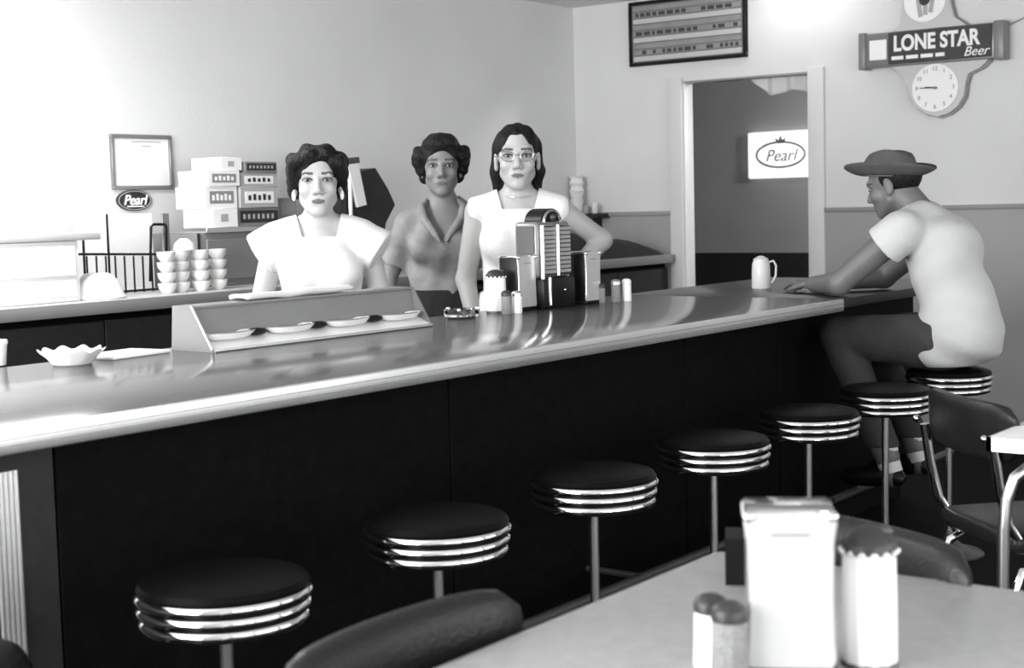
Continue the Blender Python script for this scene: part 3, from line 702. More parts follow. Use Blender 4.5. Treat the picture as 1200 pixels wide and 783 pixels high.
# ------------------------------------------------------------------ things on the walls
a, b = ony(127, 157, YB), ony(201, 222, YB); cxw, czw = (a.x + b.x) / 2, (a.z + b.z) / 2; Wf, Hf = b.x - a.x, a.z - b.z
fr = thing('picture_frame', 'thin dark frame holding a blank white certificate on the back wall', 'frame', (cxw, YB, czw))
MB().box(-Wf / 2 + 0.006, Wf / 2 - 0.006, -0.008, -0.002, -Hf / 2 + 0.006, Hf / 2 - 0.006).obj('certificate', 'paper', fr)
for x0, x1, z0, z1_ in ((-Wf / 2, Wf / 2, Hf / 2 - 0.018, Hf / 2), (-Wf / 2, Wf / 2, -Hf / 2, -Hf / 2 + 0.018), (-Wf / 2, -Wf / 2 + 0.016, -Hf / 2 + 0.018, Hf / 2 - 0.018), (Wf / 2 - 0.016, Wf / 2, -Hf / 2 + 0.018, Hf / 2 - 0.018)):
    MB().bbox(x0, x1, -0.02, 0, z0, z1_, 0.003, 1).obj('frame_bar', 'grey_metal', fr)
for k, (wd, zz) in enumerate(((0.17, 0.09), (0.05, 0.07))):
    MB().box(-wd / 2 + 0.03, wd / 2 + 0.03, -0.009, -0.0078, zz, zz + 0.005).obj('faint_print', 'mid_grey', fr, smooth=False)
def oval(m, rx, rz, y0, y1, n=40, cx=0, cz=0):
    return m.prism([(cx + rx * math.cos(2 * PI * k / n), cz + rz * math.sin(2 * PI * k / n)) for k in range(n)], y0, y1)
q = ony(156, 235, YB)
ov = thing('oval_sign', 'small oval dark beer sign with white script below the picture frame', 'sign', (q.x, YB, q.z))
sc_ = 6.9 / FPX
oval(MB(), 20.5 * sc_ * 1.2, 12 * sc_, -0.012, 0).obj('plate', 'black_print', ov)
rim = MB().tube([(19 * sc_ * 1.2 * math.cos(2 * PI * k / 40), -0.0125, 10.6 * sc_ * math.sin(2 * PI * k / 40)) for k in range(41)], 0.0022, 6); rim.obj('oval_line', 'mid_grey', ov)
text('lettering', 'Pearl', 0.064, 'white_print', ov, (0, -0.0135, 0.0), shear=0.3, bold=0.001)
MB().box(-0.045, 0.05, -0.0145, -0.0125, -0.03, -0.024).obj('underline', 'white_print', ov, smooth=False)
MB().tube([(0, -0.004, 11.5 * sc_), (0, -0.004, 15 * sc_)], 0.002, 6).obj('hanger', 'dark_metal', ov)

def on_end_wall(name, label, cat, y, z):
    return thing(name, label, cat, (XR, y, z), -PI / 2)
# menu board with rows of letters
a, b = onx(739, 2, XR), onx(877, 64, XR); bz = onx(741, 79, XR).z
Wb, zt_ = a.y - b.y, ZC - 0.015; Hb = zt_ - bz
mb = on_end_wall('menu_board', 'dark letter-slat menu board high on the wall beside the doorway', 'menu board', (a.y + b.y) / 2, bz)
MB().box(-Wb / 2, Wb / 2, -0.02, 0, 0, Hb).obj('backing', 'grey_enamel', mb)
for x0, x1, z0, z1_ in ((-Wb / 2, Wb / 2, 0, 0.022), (-Wb / 2, Wb / 2, Hb - 0.022, Hb), (-Wb / 2, -Wb / 2 + 0.02, 0.022, Hb - 0.022), (Wb / 2 - 0.02, Wb / 2, 0.022, Hb - 0.022)):
    MB().bbox(x0, x1, -0.035, 0, z0, z1_, 0.004, 1).obj('frame_bar', 'black', mb)
ns = 9; dz = (Hb - 0.05) / ns
for k in range(ns):
    z = 0.025 + k * dz
    s = MB().bbox(-Wb / 2 + 0.03, Wb / 2 - 0.03, -0.026, -0.02, z + 0.004, z + dz - 0.004, 0.002, 1).obj('slat', 'trim' if k % 3 == 0 else 'board_slat', mb)
    if k % 3 == 1:
        xx = -Wb / 2 + 0.05
        while xx < Wb / 2 - 0.06:
            ww = random.choice((0.02, 0.03, 0.045)); ww = min(ww, Wb / 2 - 0.05 - xx)
            if random.random() < 0.72: MB().box(xx, xx + ww, -0.028, -0.026, z + 0.008, z + dz - 0.008).obj('letter_block', 'board_ink', s, smooth=False)
            xx += ww + 0.014
# clock sign
PXS = 8.15 / FPX
o_ = onx(1098, 55, XR); ck = on_end_wall('clock_sign', 'illuminated beer sign with round clock below a dark lettered panel', 'clock', o_.y, o_.z)
def uv(px, py): return ((px - 1098) * PXS * 1.03, -(py - 55 + 0.062 * (px - 1098)) * PXS)
prof = [(1064, 40), (1062, 10), (1064, -8), (1075, -17), (1090, -20), (1106, -17), (1116, -8), (1118, 8), (1122, 22), (1138, 33), (1150, 45), (1160, 72), (1152, 80), (1138, 87), (1135, 97), (1133, 112), (1126, 124), (1116, 132), (1104, 136), (1090, 133), (1079, 126), (1072, 116), (1069, 104), (1067, 94), (1058, 85), (1048, 78), (1044, 68), (1040, 45), (1050, 36), (1059, 30)]
prof = prof[1:]
MB().prism([uv(x, y) for x, y in prof][::-1], -0.06, -0.0).obj('body', 'trim', ck)
big = [(uv(1101, 96)[0] + 1.045 * (uv(x, y)[0] - uv(1101, 96)[0]), uv(1101, 60)[1] + 1.025 * (uv(x, y)[1] - uv(1101, 60)[1])) for x, y in prof]
MB().prism(big[::-1], -0.03, -0.0).obj('dark_surround', 'grey_metal', ck)
cc = uv(1101, 103)
def disc(name, c, r, y0, y1, m, par, n=48): return oval(MB(), r, r, y0, y1, n, c[0], c[1]).obj(name, m, par)
face = disc('clock_face', cc, 27.5 * PXS, -0.07, -0.055, 'white_print', ck)
for k in range(12):
    a_ = PI / 6 * k; r_ = 22 * PXS; x, z = cc[0] + r_ * math.sin(a_), cc[1] + r_ * math.cos(a_)
    text('numeral', str(k if k else 12), 0.032, 'grey_print', face, (x, -0.071, z), depth=0.001)
def hand(name, ang_, ln, wd):
    m = MB().box(-wd / 2, wd / 2, -0.076, -0.073, -0.015, ln).xf(Matrix.Translation((cc[0], 0, cc[1])) @ Matrix.Rotation(ang_, 4, 'Y'))
    m.obj(name, 'black_print', face, smooth=False)
hand('hour_hand', math.radians(275), 0.055, 0.008); hand('minute_hand', math.radians(272), 0.085, 0.005)
disc('hub', cc, 0.008, -0.079, -0.072, 'grey_print', face, 16)
tcn = uv(1089, 2); em = disc('emblem_disc', tcn, 25 * PXS, -0.07, -0.055, 'white_print', ck)
for k in range(3):
    MB().box(-0.012, 0.012, -0.073, -0.07, -0.06 + 0.01 * k, 0.045).xf(Matrix.Translation((tcn[0] - 0.03 + 0.035 * k, 0, tcn[1] - 0.03)) @ Matrix.Rotation(0.15 * (k - 1), 4, 'Y')).obj('emblem_stripe', 'mid_grey', em, smooth=False)
disc('emblem_spot', (tcn[0], tcn[1] + 0.0), 0.03, -0.074, -0.07, 'black_print', em, 20)
u0, u1 = uv(1014, 58)[0], uv(1180, 50)[0]; ph = 20 * PXS
pn = MB().bbox(u0, u1, -0.10, -0.02, -ph, ph, 0.008).obj('light_box', 'grey_metal', ck)
for x0, x1 in ((u0 - 0.006, u0 + 0.035), (u1 - 0.05, u1 + 0.006)):
    MB().bbox(x0, x1, -0.108, -0.015, -ph - 0.008, ph + 0.008, 0.006).obj('end_cap', 'grey_enamel', ck)
t0, t1 = uv(1049, 55)[0], uv(1168, 55)[0]
pl = MB().bbox(t0, t1, -0.106, -0.099, -ph + 0.01, ph - 0.006, 0.003, 1).obj('lettered_panel', 'black_print', ck)
text('lettering', 'LONE STAR', 0.115, 'white_print', pl, ((t0 + t1) / 2 - 0.018, -0.107, 0.022), bold=0.004, sx=0.80)
text('script', 'Beer', 0.07, 'white_print', pl, (t1 - 0.085, -0.108, -0.05), shear=0.35)
for k in range(4):
    x = t0 + 0.02 + k * 0.083; MB().box(x, x + (0.068 if k < 3 else 0.05), -0.108, -0.106, -0.062, -0.042).obj('small_print', 'white_print', pl, smooth=False)
lp = MB().bbox(uv(1026, 55)[0], uv(1047, 55)[0], -0.106, -0.099, -0.055, 0.055, 0.003, 1).obj('white_panel', 'white_print', ck)
cd = [onx(1178, 32, XR), onx(1195, 24, XR), onx(1215, 14, XR), onx(1260, 0, XR)]
tag(MB().tube([(XR - 0.012, q.y, q.z) for q in cd], 0.004, 8).obj('power_cord', 'grey_print', None), 'thin cord running along the wall from the clock sign', 'cord')

# glowing block added at the ceiling to stand for a glare spot
q = onx(915, 2, 7.72)
lm = thing('added_lamp', 'added glowing block for the glare spot above the doorway at the top edge', 'lamp', (7.72, q.y, ZC))
MB().bbox(-0.07, 0.07, -0.30, 0.30, -0.03, 0.0, 0.006).obj('fitting', 'white_enamel', lm)
MB().bbox(-0.06, 0.06, -0.28, 0.28, -0.10, -0.031, 0.025, 3).obj('diffuser', 'added_glow', lm)
# lamp added over the back counter, unseen, to brighten the left of the wall
l2 = copy_tree(lm); l2.location = (3.0, 4.45, ZC); l2.rotation_euler = (0, 0, PI / 2); l2['label'] = 'added unseen lamp over the back counter, above the white food case'; l2['group'] = lm['group'] = 'added lamps'
lg = area('added_wall_light', (3.0, 4.45, ZC - 0.12), (0, 0, 0), 1.1, 0.12, 48)

# sign and valance in the next room
XS = XR + 2.2
a, b = onx(878, 156, XS - 0.03), onx(957, 207, XS - 0.03)
sg = thing('lit_sign', 'bright white rectangular sign with oval logo seen through the doorway', 'sign', (XS, (a.y + b.y) / 2, (a.z + b.z) / 2), -PI / 2)
Ws, Hs = a.y - b.y, a.z - b.z
MB().bbox(-Ws / 2, Ws / 2, -0.06, -0.0, -Hs / 2, Hs / 2, 0.012).obj('panel', 'sign_glow', sg)
ring = MB().tube([(Ws * 0.36 * math.cos(2 * PI * k / 48), -0.061, Hs * 0.27 * math.sin(2 * PI * k / 48)) for k in range(49)], 0.009, 6); ring.obj('oval_ring', 'grey_print', sg)
text('lettering', 'Pearl', 0.125, 'grey_print', sg, (0, -0.062, -0.01), shear=0.3)
MB().prism([(-0.03, Hs * 0.24), (0.03, Hs * 0.24), (0.045, Hs * 0.36), (0.015, Hs * 0.31), (0, Hs * 0.42), (-0.015, Hs * 0.31), (-0.045, Hs * 0.36)], -0.064, -0.06).obj('crown_mark', 'grey_print', sg)
vm = MB(); vr, vc = 10, 24; XV = XR + T + 0.03
va, vb = onx(872, 84, XV), onx(975, 84, XV)
for i in range(vc):
    u = i / (vc - 1); y = va.y + (vb.y - va.y) * u
    for j in range(vr):
        v = j / (vr - 1); drop = 0.16 * min(1, 0.35 + 2.2 * u) * v
        vm.v.append((XV + 0.02 * math.sin(u * 30), y, onx(900, 84, XV).z + 0.03 - drop + 0.012 * math.sin(u * 14) * v))
for i in range(vc - 1):
    for j in range(vr - 1): vm.f.append((i * vr + j, i * vr + j + 1, (i + 1) * vr + j + 1, (i + 1) * vr + j))
vo = vm.obj('valance', 'cloth_white', None); md = vo.modifiers.new('thick', 'SOLIDIFY'); md.thickness = 0.006
tag(vo, 'pale valance cloth hanging at the top right of the doorway', 'curtain')
MB().tube([(XV, va.y + 0.1, va.z + 0.03), (XV, vb.y - 0.3, va.z + 0.03)], 0.008, 8).obj('valance_rod', 'dark_metal', vo)

# ------------------------------------------------------------------ people: smooth implicit bodies meshed on a grid
def axis_(segs):
    out = []
    for a, b, h in segs:
        n = max(1, int(round((b - a) / h))); out += [a + (b - a) * i / n for i in range(n)]
    out.append(segs[-1][1]); return np.array(out, np.float32)
class Field:
    def __init__(s, xs, ys, zs): s.x, s.y, s.z = xs, ys, zs; s.shape = (len(xs), len(ys), len(zs))
    def new(s): return np.full(s.shape, 1.0, np.float32)
    def sl(s, lo, hi):
        r = []
        for a, l, h in ((s.x, lo[0], hi[0]), (s.y, lo[1], hi[1]), (s.z, lo[2], hi[2])):
            i, j = np.searchsorted(a, l), np.searchsorted(a, h, 'right')
            r.append(slice(max(0, i - 1), min(len(a), j + 1)))
        return tuple(r)
    def put(s, D, S, d, k, sub):
        A = D[S]
        if sub:
            d = -d; h = np.clip(0.5 - 0.5 * (d - A) / -k if False else 0.5 + 0.5 * (d - A) / k, 0, 1); D[S] = A * (1 - h) + d * h + k * h * (1 - h)
        else:
            h = np.clip(0.5 + 0.5 * (d - A) / k, 0, 1); D[S] = d * (1 - h) + A * h - k * h * (1 - h)
    def grids(s, S): return s.x[S[0]][:, None, None], s.y[S[1]][None, :, None], s.z[S[2]][None, None, :]
    def cap(s, D, a, b, ra, rb=None, k=0.012, sub=False):
        rb = ra if rb is None else rb; a = np.array(a, np.float32); b = np.array(b, np.float32); m = max(ra, rb) + k + 0.05
        S = s.sl(np.minimum(a, b) - m, np.maximum(a, b) + m); X, Y, Z = s.grids(S)
        ba = b - a; q = float(ba @ ba) + 1e-9
        h = np.clip(((X - a[0]) * ba[0] + (Y - a[1]) * ba[1] + (Z - a[2]) * ba[2]) / q, 0, 1)
        d = np.sqrt((X - a[0] - ba[0] * h) ** 2 + (Y - a[1] - ba[1] * h) ** 2 + (Z - a[2] - ba[2] * h) ** 2) - (ra + (rb - ra) * h)
        s.put(D, S, d.astype(np.float32), k, sub)
    def ell(s, D, c, r, Rm=None, k=0.012, sub=False):
        c = np.array(c, np.float32); r = np.array(r, np.float32); m = float(max(r)) + k + 0.05
        S = s.sl(c - m, c + m); X, Y, Z = s.grids(S); X, Y, Z = X - c[0], Y - c[1], Z - c[2]
        if Rm is not None:
            X, Y, Z = (Rm[0][0] * X + Rm[1][0] * Y + Rm[2][0] * Z, Rm[0][1] * X + Rm[1][1] * Y + Rm[2][1] * Z, Rm[0][2] * X + Rm[1][2] * Y + Rm[2][2] * Z)
        k0 = np.sqrt((X / r[0]) ** 2 + (Y / r[1]) ** 2 + (Z / r[2]) ** 2); k1 = np.sqrt((X / r[0] ** 2) ** 2 + (Y / r[1] ** 2) ** 2 + (Z / r[2] ** 2) ** 2) + 1e-6
        s.put(D, S, (k0 * (k0 - 1) / k1).astype(np.float32), k, sub)
    def all(s): return s.x[:, None, None], s.y[None, :, None], s.z[None, None, :]
def nets(F, D):
    nx, ny, nz = F.shape; ins = D < 0
    cnt = np.zeros((nx - 1, ny - 1, nz - 1), np.int8); cs = [(a, b, c) for a in (0, 1) for b in (0, 1) for c in (0, 1)]
    for a, b, c in cs: cnt += ins[a:nx - 1 + a, b:ny - 1 + b, c:nz - 1 + c]
    I = np.argwhere((cnt > 0) & (cnt < 8)); idx = np.full(cnt.shape, -1, np.int64); idx[I[:, 0], I[:, 1], I[:, 2]] = np.arange(len(I))
    V = {c: D[I[:, 0] + c[0], I[:, 1] + c[1], I[:, 2] + c[2]] for c in cs}
    P = np.zeros((len(I), 3)); N = np.zeros(len(I))
    for c in cs:
        for ax in range(3):
            if c[ax] == 0:
                e = list(c); e[ax] = 1; e = tuple(e); da, db = V[c], V[e]; m = (da < 0) != (db < 0)
                t = np.where(m, da / np.where(m, da - db, 1), 0); q = np.tile(np.array(c, float), (len(I), 1)); q[:, ax] = t
                P += q * m[:, None]; N += m
    P /= N[:, None]; W = np.zeros_like(P)
    for ax, arr in enumerate((F.x, F.y, F.z)):
        i = I[:, ax]; W[:, ax] = arr[i] + P[:, ax] * (arr[i + 1] - arr[i])
    Q = []
    for ax in range(3):
        u, v = (ax + 1) % 3, (ax + 2) % 3
        sa = [slice(1, -1)] * 3; sb = [slice(1, -1)] * 3; sa[ax] = slice(0, -1); sb[ax] = slice(1, None)
        A, B = ins[tuple(sa)], ins[tuple(sb)]; E = np.argwhere(A != B)
        if not len(E): continue
        fl = A[E[:, 0], E[:, 1], E[:, 2]]; E = E + 1; E[:, ax] -= 1
        qs = []
        for du, dv in ((-1, -1), (0, -1), (0, 0), (-1, 0)):
            g = E.copy(); g[:, u] += du; g[:, v] += dv; qs.append(idx[g[:, 0], g[:, 1], g[:, 2]])
        q = np.stack(qs, 1); q[~fl] = q[~fl][:, ::-1]; Q.append(q)
    return W, np.concatenate(Q)
def relax(W, Q, it=1, f=0.5):
    for _ in range(it):
        S = np.zeros_like(W); n = np.zeros(len(W))
        for a, b in ((0, 1), (1, 2), (2, 3), (3, 0)):
            np.add.at(S, Q[:, a], W[Q[:, b]]); np.add.at(S, Q[:, b], W[Q[:, a]]); np.add.at(n, Q[:, a], 1); np.add.at(n, Q[:, b], 1)
        W = W + f * (S / n[:, None] - W)
    return W
def field_obj(name, F, D, material, parent, color=None, smooth_it=1):
    W, Q = nets(F, D); W = relax(W, Q, smooth_it)
    me = bpy.data.meshes.new(name)
    me.vertices.add(len(W)); me.vertices.foreach_set('co', W.astype(np.float32).ravel())
    me.loops.add(len(Q) * 4); me.loops.foreach_set('vertex_index', Q.astype(np.int32).ravel())
    me.polygons.add(len(Q)); me.polygons.foreach_set('loop_start', np.arange(0, len(Q) * 4, 4, dtype=np.int32))
    me.update(calc_edges=True); me.validate(); me.shade_smooth()
    if color is not None:
        col = color(W); at_ = me.color_attributes.new('Col', 'FLOAT_COLOR', 'POINT')
        at_.data.foreach_set('color', np.stack([col, col, col * 0.985, np.ones(len(W))], 1).astype(np.float32).ravel())
    me.materials.append(MATS[material] if isinstance(material, str) else material)
    return link(name, me, parent)
SKIN = attr_mat('skin', 0.5, bump=0.05, bscale=220)
def rotm(rx=0, ry=0, rz=0):
    return np.array((Matrix.Rotation(rz, 3, 'Z') @ Matrix.Rotation(ry, 3, 'Y') @ Matrix.Rotation(rx, 3, 'X')))
class Head:
    # head frame: origin between the eyes, face towards -y, z up; s scales a 0.22 m head
    def __init__(s, F, E, Rm=None, sc=1.0): s.F, s.E, s.R, s.s = F, np.array(E), (np.eye(3) if Rm is None else Rm), sc
    def p(s, x, y, z): return s.E + s.R @ (np.array([x, y, z]) * s.s)
    def cap(s, D, a, b, ra, rb=None, k=0.01, sub=False): s.F.cap(D, s.p(*a), s.p(*b), ra * s.s, (ra if rb is None else rb) * s.s, k, sub)
    def ell(s, D, c, r, k=0.01, sub=False, Rl=None): s.F.ell(D, s.p(*c), np.array(r) * s.s, s.R if Rl is None else s.R @ Rl, k, sub)
    def build(s, D, male=False):
        s.ell(D, (0, 0.014, 0.03), (0.072, 0.092, 0.082)); s.ell(D, (0, -0.018, -0.03), (0.057, 0.066, 0.083), k=0.02)
        j = 0.048 if male else 0.039
        for q in (-1, 1):
            s.cap(D, (q * j, -0.004, -0.058), (q * 0.010, -0.066, -0.096), 0.021, 0.016, k=0.02)
            s.ell(D, (q * 0.036, -0.056, -0.030), (0.023, 0.025, 0.023), k=0.018)
            s.ell(D, (q * 0.073, 0.012, -0.012), (0.008, 0.019, 0.032), k=0.006); s.ell(D, (q * 0.072, 0.006, -0.036), (0.007, 0.010, 0.012), k=0.006)
        s.cap(D, (-0.036, -0.069, 0.019), (0.036, -0.069, 0.019), 0.013, k=0.018)
        for q in (-1, 1): s.ell(D, (q * 0.031, -0.094, 0.0), (0.0185, 0.0155, 0.0085), k=0.010, sub=True)
        s.cap(D, (0, -0.080, 0.006), (0, -0.101, -0.032), 0.008, 0.0115, k=0.010)
        for q in (-1, 1): s.ell(D, (q * 0.0115, -0.091, -0.037), (0.0085, 0.010, 0.0085), k=0.006)
        s.ell(D, (0, -0.066, -0.066), (0.030, 0.020, 0.022), k=0.022)
        s.cap(D, (-0.016, -0.0815, -0.0625), (0.016, -0.0815, -0.0625), 0.0055, k=0.005); s.cap(D, (-0.013, -0.0815, -0.072), (0.013, -0.0815, -0.072), 0.006, k=0.005)
        s.ell(D, (0, -0.0665, -0.098), (0.017, 0.016, 0.014), k=0.012)
    def paint(s, W, base, lip=0.10, brow=0.05):
        q = ((W - s.E) @ s.R) / s.s; x, y, z = q[:, 0], q[:, 1], q[:, 2]; ax = np.abs(x); c = np.full(len(W), base)
        fr = y < -0.04
        br = fr & (ax > 0.013) & (ax < 0.052) & (np.abs(z - (0.0215 + 0.10 * (ax - 0.013) - 3.6 * np.maximum(0, ax - 0.036) ** 1.5)) < 0.0042)
        c[br] = brow
        lp = fr & (y < -0.07) & ((ax / 0.0215) ** 2 + ((z + 0.067) / 0.0085) ** 2 < 1); c[lp] = lip
        c[lp & (np.abs(z + 0.0672) < 0.0016)] = lip * 0.5
        ey = fr & ((((ax - 0.031) / 0.019) ** 2 + ((z - 0.001) / 0.0115) ** 2) < 1); c[ey] *= 0.7
        lash = fr & (ax > 0.014) & (ax < 0.049) & (np.abs(z - (0.0058 - 14 * (ax - 0.031) ** 2)) < 0.0024); c[lash] = 0.03
        return c
    def eyes(s, parent):
        for q in (-1, 1):
            c = s.p(q * 0.031, -0.0705, 0.0005)
            e = MB().ball((0, 0, 0), 0.0125 * s.s, 16, 12, (1.15, 1.0, 0.42)).obj('eye', 'eye_white', parent, c)
            f = s.R @ np.array([0, -0.0085, 0]) * s.s
            MB().ball(tuple(f), 0.0062 * s.s, 12, 8, (1, 0.8, 0.72)).obj('iris', 'iris', e)
def hand_f(F, D, w, fwd, pal, side, k=0.006, curl=0.5, sc=1.0):
    # wrist position, direction of the fingers, palm normal; side = +1 / -1 puts the thumb on that side
    w = np.array(w, float); f = np.array(fwd, float); f /= np.linalg.norm(f); n = np.array(pal, float); n -= f * (n @ f); n /= np.linalg.norm(n); t = np.cross(f, n) * side
    for q in (-1, -0.33, 0.33, 1):
        F.cap(D, w + t * q * 0.014 * sc, w + f * 0.075 * sc + t * q * 0.026 * sc, 0.013 * sc, 0.0115 * sc, 0.012)
    for i, (q, ln) in enumerate(((1, 0.072), (0.36, 0.082), (-0.32, 0.076), (-1, 0.058))):
        p = w + f * 0.08 * sc + t * q * 0.029 * sc; a = 0.0; r = 0.0092 * sc; d = f + t * q * 0.10
        for j, fr in enumerate((0.45, 0.32, 0.23)):
            a += curl * (0.5 if j == 0 else 0.8); dd = d * math.cos(a) + n * math.sin(a); p2 = p + dd * ln * fr * sc
            F.cap(D, p, p2, r, r * 0.9, 0.003 if j else 0.005); p, r = p2, r * 0.9
    p = w + f * 0.022 * sc + t * 0.022 * sc; p2 = p + (f * 0.55 + t * 0.75 + n * 0.3) * 0.04 * sc; p3 = p2 + (f * 0.85 + t * 0.25 + n * 0.35) * 0.032 * sc
    F.cap(D, p, p2, 0.013 * sc, 0.0105 * sc, 0.008); F.cap(D, p2, p3, 0.0105 * sc, 0.009 * sc, 0.004)

def woman(label, place, head_sc, sc, hair_kind, dress_kind, arms, skin, sd=0.0, look_at=(0.0, 0.0)):
    dx, dy = look_at[0] - place.x, look_at[1] - place.y
    root = thing('person', label, 'person', (place.x, place.y, 0), math.atan2(dy, dx) + PI / 2)
    F = Field(axis_([(-0.46, -0.12, 0.006), (-0.12, 0.12, 0.0032), (0.12, 0.46, 0.006)]), axis_([(-0.30, -0.13, 0.006), (-0.13, 0.13, 0.0036), (0.13, 0.26, 0.007)]),
              axis_([(-0.01, 0.80, 0.010), (0.80, 1.30, 0.006), (1.30, 1.68, 0.0032)]))
    ZE = 1.485
    T_ = F.new()                                                     # trunk
    F.ell(T_, (0, 0.02, 1.16), (0.138, 0.095, 0.175), k=0.03); F.ell(T_, (0, 0.015, 1.0), (0.118, 0.088, 0.15), k=0.05); F.ell(T_, (0, 0.02, 0.86), (0.165, 0.118, 0.15), k=0.05)
    for q in (-1, 1):
        F.ell(T_, (q * 0.066, -0.068, 1.165), (0.060, 0.048, 0.058), k=0.05)
        F.cap(T_, (q * 0.03, 0.035, 1.33), (q * (0.145 - 0.3 * sd), 0.03, 1.287 - sd), 0.042, 0.044, k=0.03)
    B = T_.copy()
    A = {}
    for q, (el, wr, fw, pl) in arms.items():
        A[q] = F.new(); F.cap(A[q], (q * (0.155 - 0.3 * sd), 0.03, 1.283 - sd), el, 0.045, 0.037, 0.02); F.cap(A[q], el, wr, 0.038, 0.026, 0.015); hand_f(F, A[q], wr, fw, pl, q)
        np.copyto(B, np.where((B < 0.08) & (A[q] < 0.08), 0, 0) + np.minimum(B, A[q]))
        h = np.clip(0.5 + 0.5 * (A[q] - T_) / 0.03, 0, 1); B = np.minimum(B, A[q] * (1 - h) + T_ * h - 0.03 * h * (1 - h))
        F.cap(B, (q * 0.085, 0.02, 0.82), (q * 0.08, 0.02, 0.47), 0.085, 0.053, 0.03); F.cap(B, (q * 0.08, 0.02, 0.47), (q * 0.075, 0.04, 0.09), 0.055, 0.034, 0.02)
        F.cap(B, (q * 0.075, 0.04, 0.045), (q * 0.085, -0.13, 0.025), 0.034, 0.022, 0.02)
    hd = Head(F, (0, -0.005, ZE), rotm(), head_sc)
    F.cap(B, (0, 0.028, ZE - 0.07 * head_sc), (0, 0.036, 1.30), 0.049, 0.056, 0.025)
    Hd = F.new(); hd.build(Hd); h = np.clip(0.5 + 0.5 * (Hd - B) / 0.02, 0, 1); B = Hd * (1 - h) + B * h - 0.02 * h * (1 - h)
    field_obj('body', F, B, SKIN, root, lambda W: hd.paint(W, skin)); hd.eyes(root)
    X, Y, Z = F.all()
    # dress
    G = T_.copy()
    wav = 0.0022 * np.sin(34 * X + 9 * Z + 3 * np.sin(11 * Z)) + 0.0018 * np.sin(47 * Z + 20 * X)
    if dress_kind == 'capped':
        for q in (-1, 1):
            s_ = F.new(); a, b = np.array((q * 0.105, 0.03, 1.30)), np.array((q * 0.205, 0.005, 1.235))
            F.cap(s_, a, b, 0.045, 0.068, 0.01); d = (b - a) / np.linalg.norm(b - a); c = a + (b - a) * 1.02
            s_ = np.maximum(s_, (X - c[0]) * d[0] + (Y - c[1]) * d[1] + (Z - c[2]) * d[2])
            h = np.clip(0.5 + 0.5 * (s_ - G) / 0.02, 0, 1); G = s_ * (1 - h) + G * h - 0.02 * h * (1 - h)
    elif dress_kind == 'blouse':
        for q in (-1, 1):
            s_ = A[q].copy(); s_ -= 0.010; el = np.array(arms[q][0]); a = np.array((q * (0.155 - 0.3 * sd), 0.03, 1.283 - sd)); d = (el - a) / np.linalg.norm(el - a); c = a + (el - a) * 0.62
            s_ = np.maximum(s_, (X - c[0]) * d[0] + (Y - c[1]) * d[1] + (Z - c[2]) * d[2])
            h = np.clip(0.5 + 0.5 * (s_ - G) / 0.03, 0, 1); G = s_ * (1 - h) + G * h - 0.03 * h * (1 - h)
        wav = wav * 2.0 + 0.003 * np.sin(60 * X - 26 * Z)
    else:
        G = np.maximum(G, np.abs(X) - 0.172)
    G = G - 0.013 - wav
    if dress_kind == 'blouse':
        vz = 1.36 - 0.17 + 1.55 * np.abs(X)
        cut = np.maximum(np.maximum(vz - Z, Y - 0.03), np.abs(X) - 0.10) + 0 * G
    else:
        zn = 1.288 if dress_kind == 'capped' else 1.292
        cut = np.maximum(np.maximum(np.abs(X) - (0.060 + 0.25 * (Z - zn)), zn - Z), Y - 0.06) + 0 * G
    nk = np.sqrt(X ** 2 + (Y - 0.034) ** 2) - 0.068 + 0 * Z
    G = np.maximum(G, -cut); G = np.maximum(G, -np.maximum(nk, 1.31 - Z)); G = np.maximum(G, 0.84 - Z)
    top = field_obj('bodice' if dress_kind != 'blouse' else 'blouse', F, G, dress_mat[dress_kind], root)
    K = T_.copy()
    for q in (-1, 1): F.cap(K, (q * 0.06, 0.018, 0.86), (q * 0.065, 0.018, 0.40), 0.105, 0.112, 0.08)
    K = np.maximum(K - 0.015 - 0.006 * np.sin(14 * np.arctan2(Y, X)) * np.clip((0.95 - Z) * 2, 0, 1), np.maximum(0.45 - Z, Z - 0.985))
    field_obj('skirt', F, K, dress_mat[dress_kind] if dress_kind != 'blouse' else 'cloth_dark', root, smooth_it=2)
    for q in (-1, 1):
        MB().ball((q * 0.082, -0.045, 0.03), 0.05, 20, 12, (0.85, 2.3, 0.6)).obj('shoe', 'black', root)
    if dress_kind == 'blouse':
        for q in (-1, 1):
            MB().tube([(q * 0.062, 0.0, 1.352), (q * 0.085, -0.035, 1.325), (q * 0.075, -0.085, 1.27), (q * 0.035, -0.118, 1.215), (q * 0.012, -0.128, 1.18)], [0.006, 0.016, 0.018, 0.014, 0.005], 12).obj('collar', dress_mat['blouse'], root)
    # hair
    Hr = F.new(); hp = hd
    n1 = 0.004 * np.sin(70 * X + 30 * Z) * np.sin(55 * Y + 40 * Z) if hair_kind != 'long' else 0.002 * np.sin(150 * X + 60 * Y) + 0 * Z
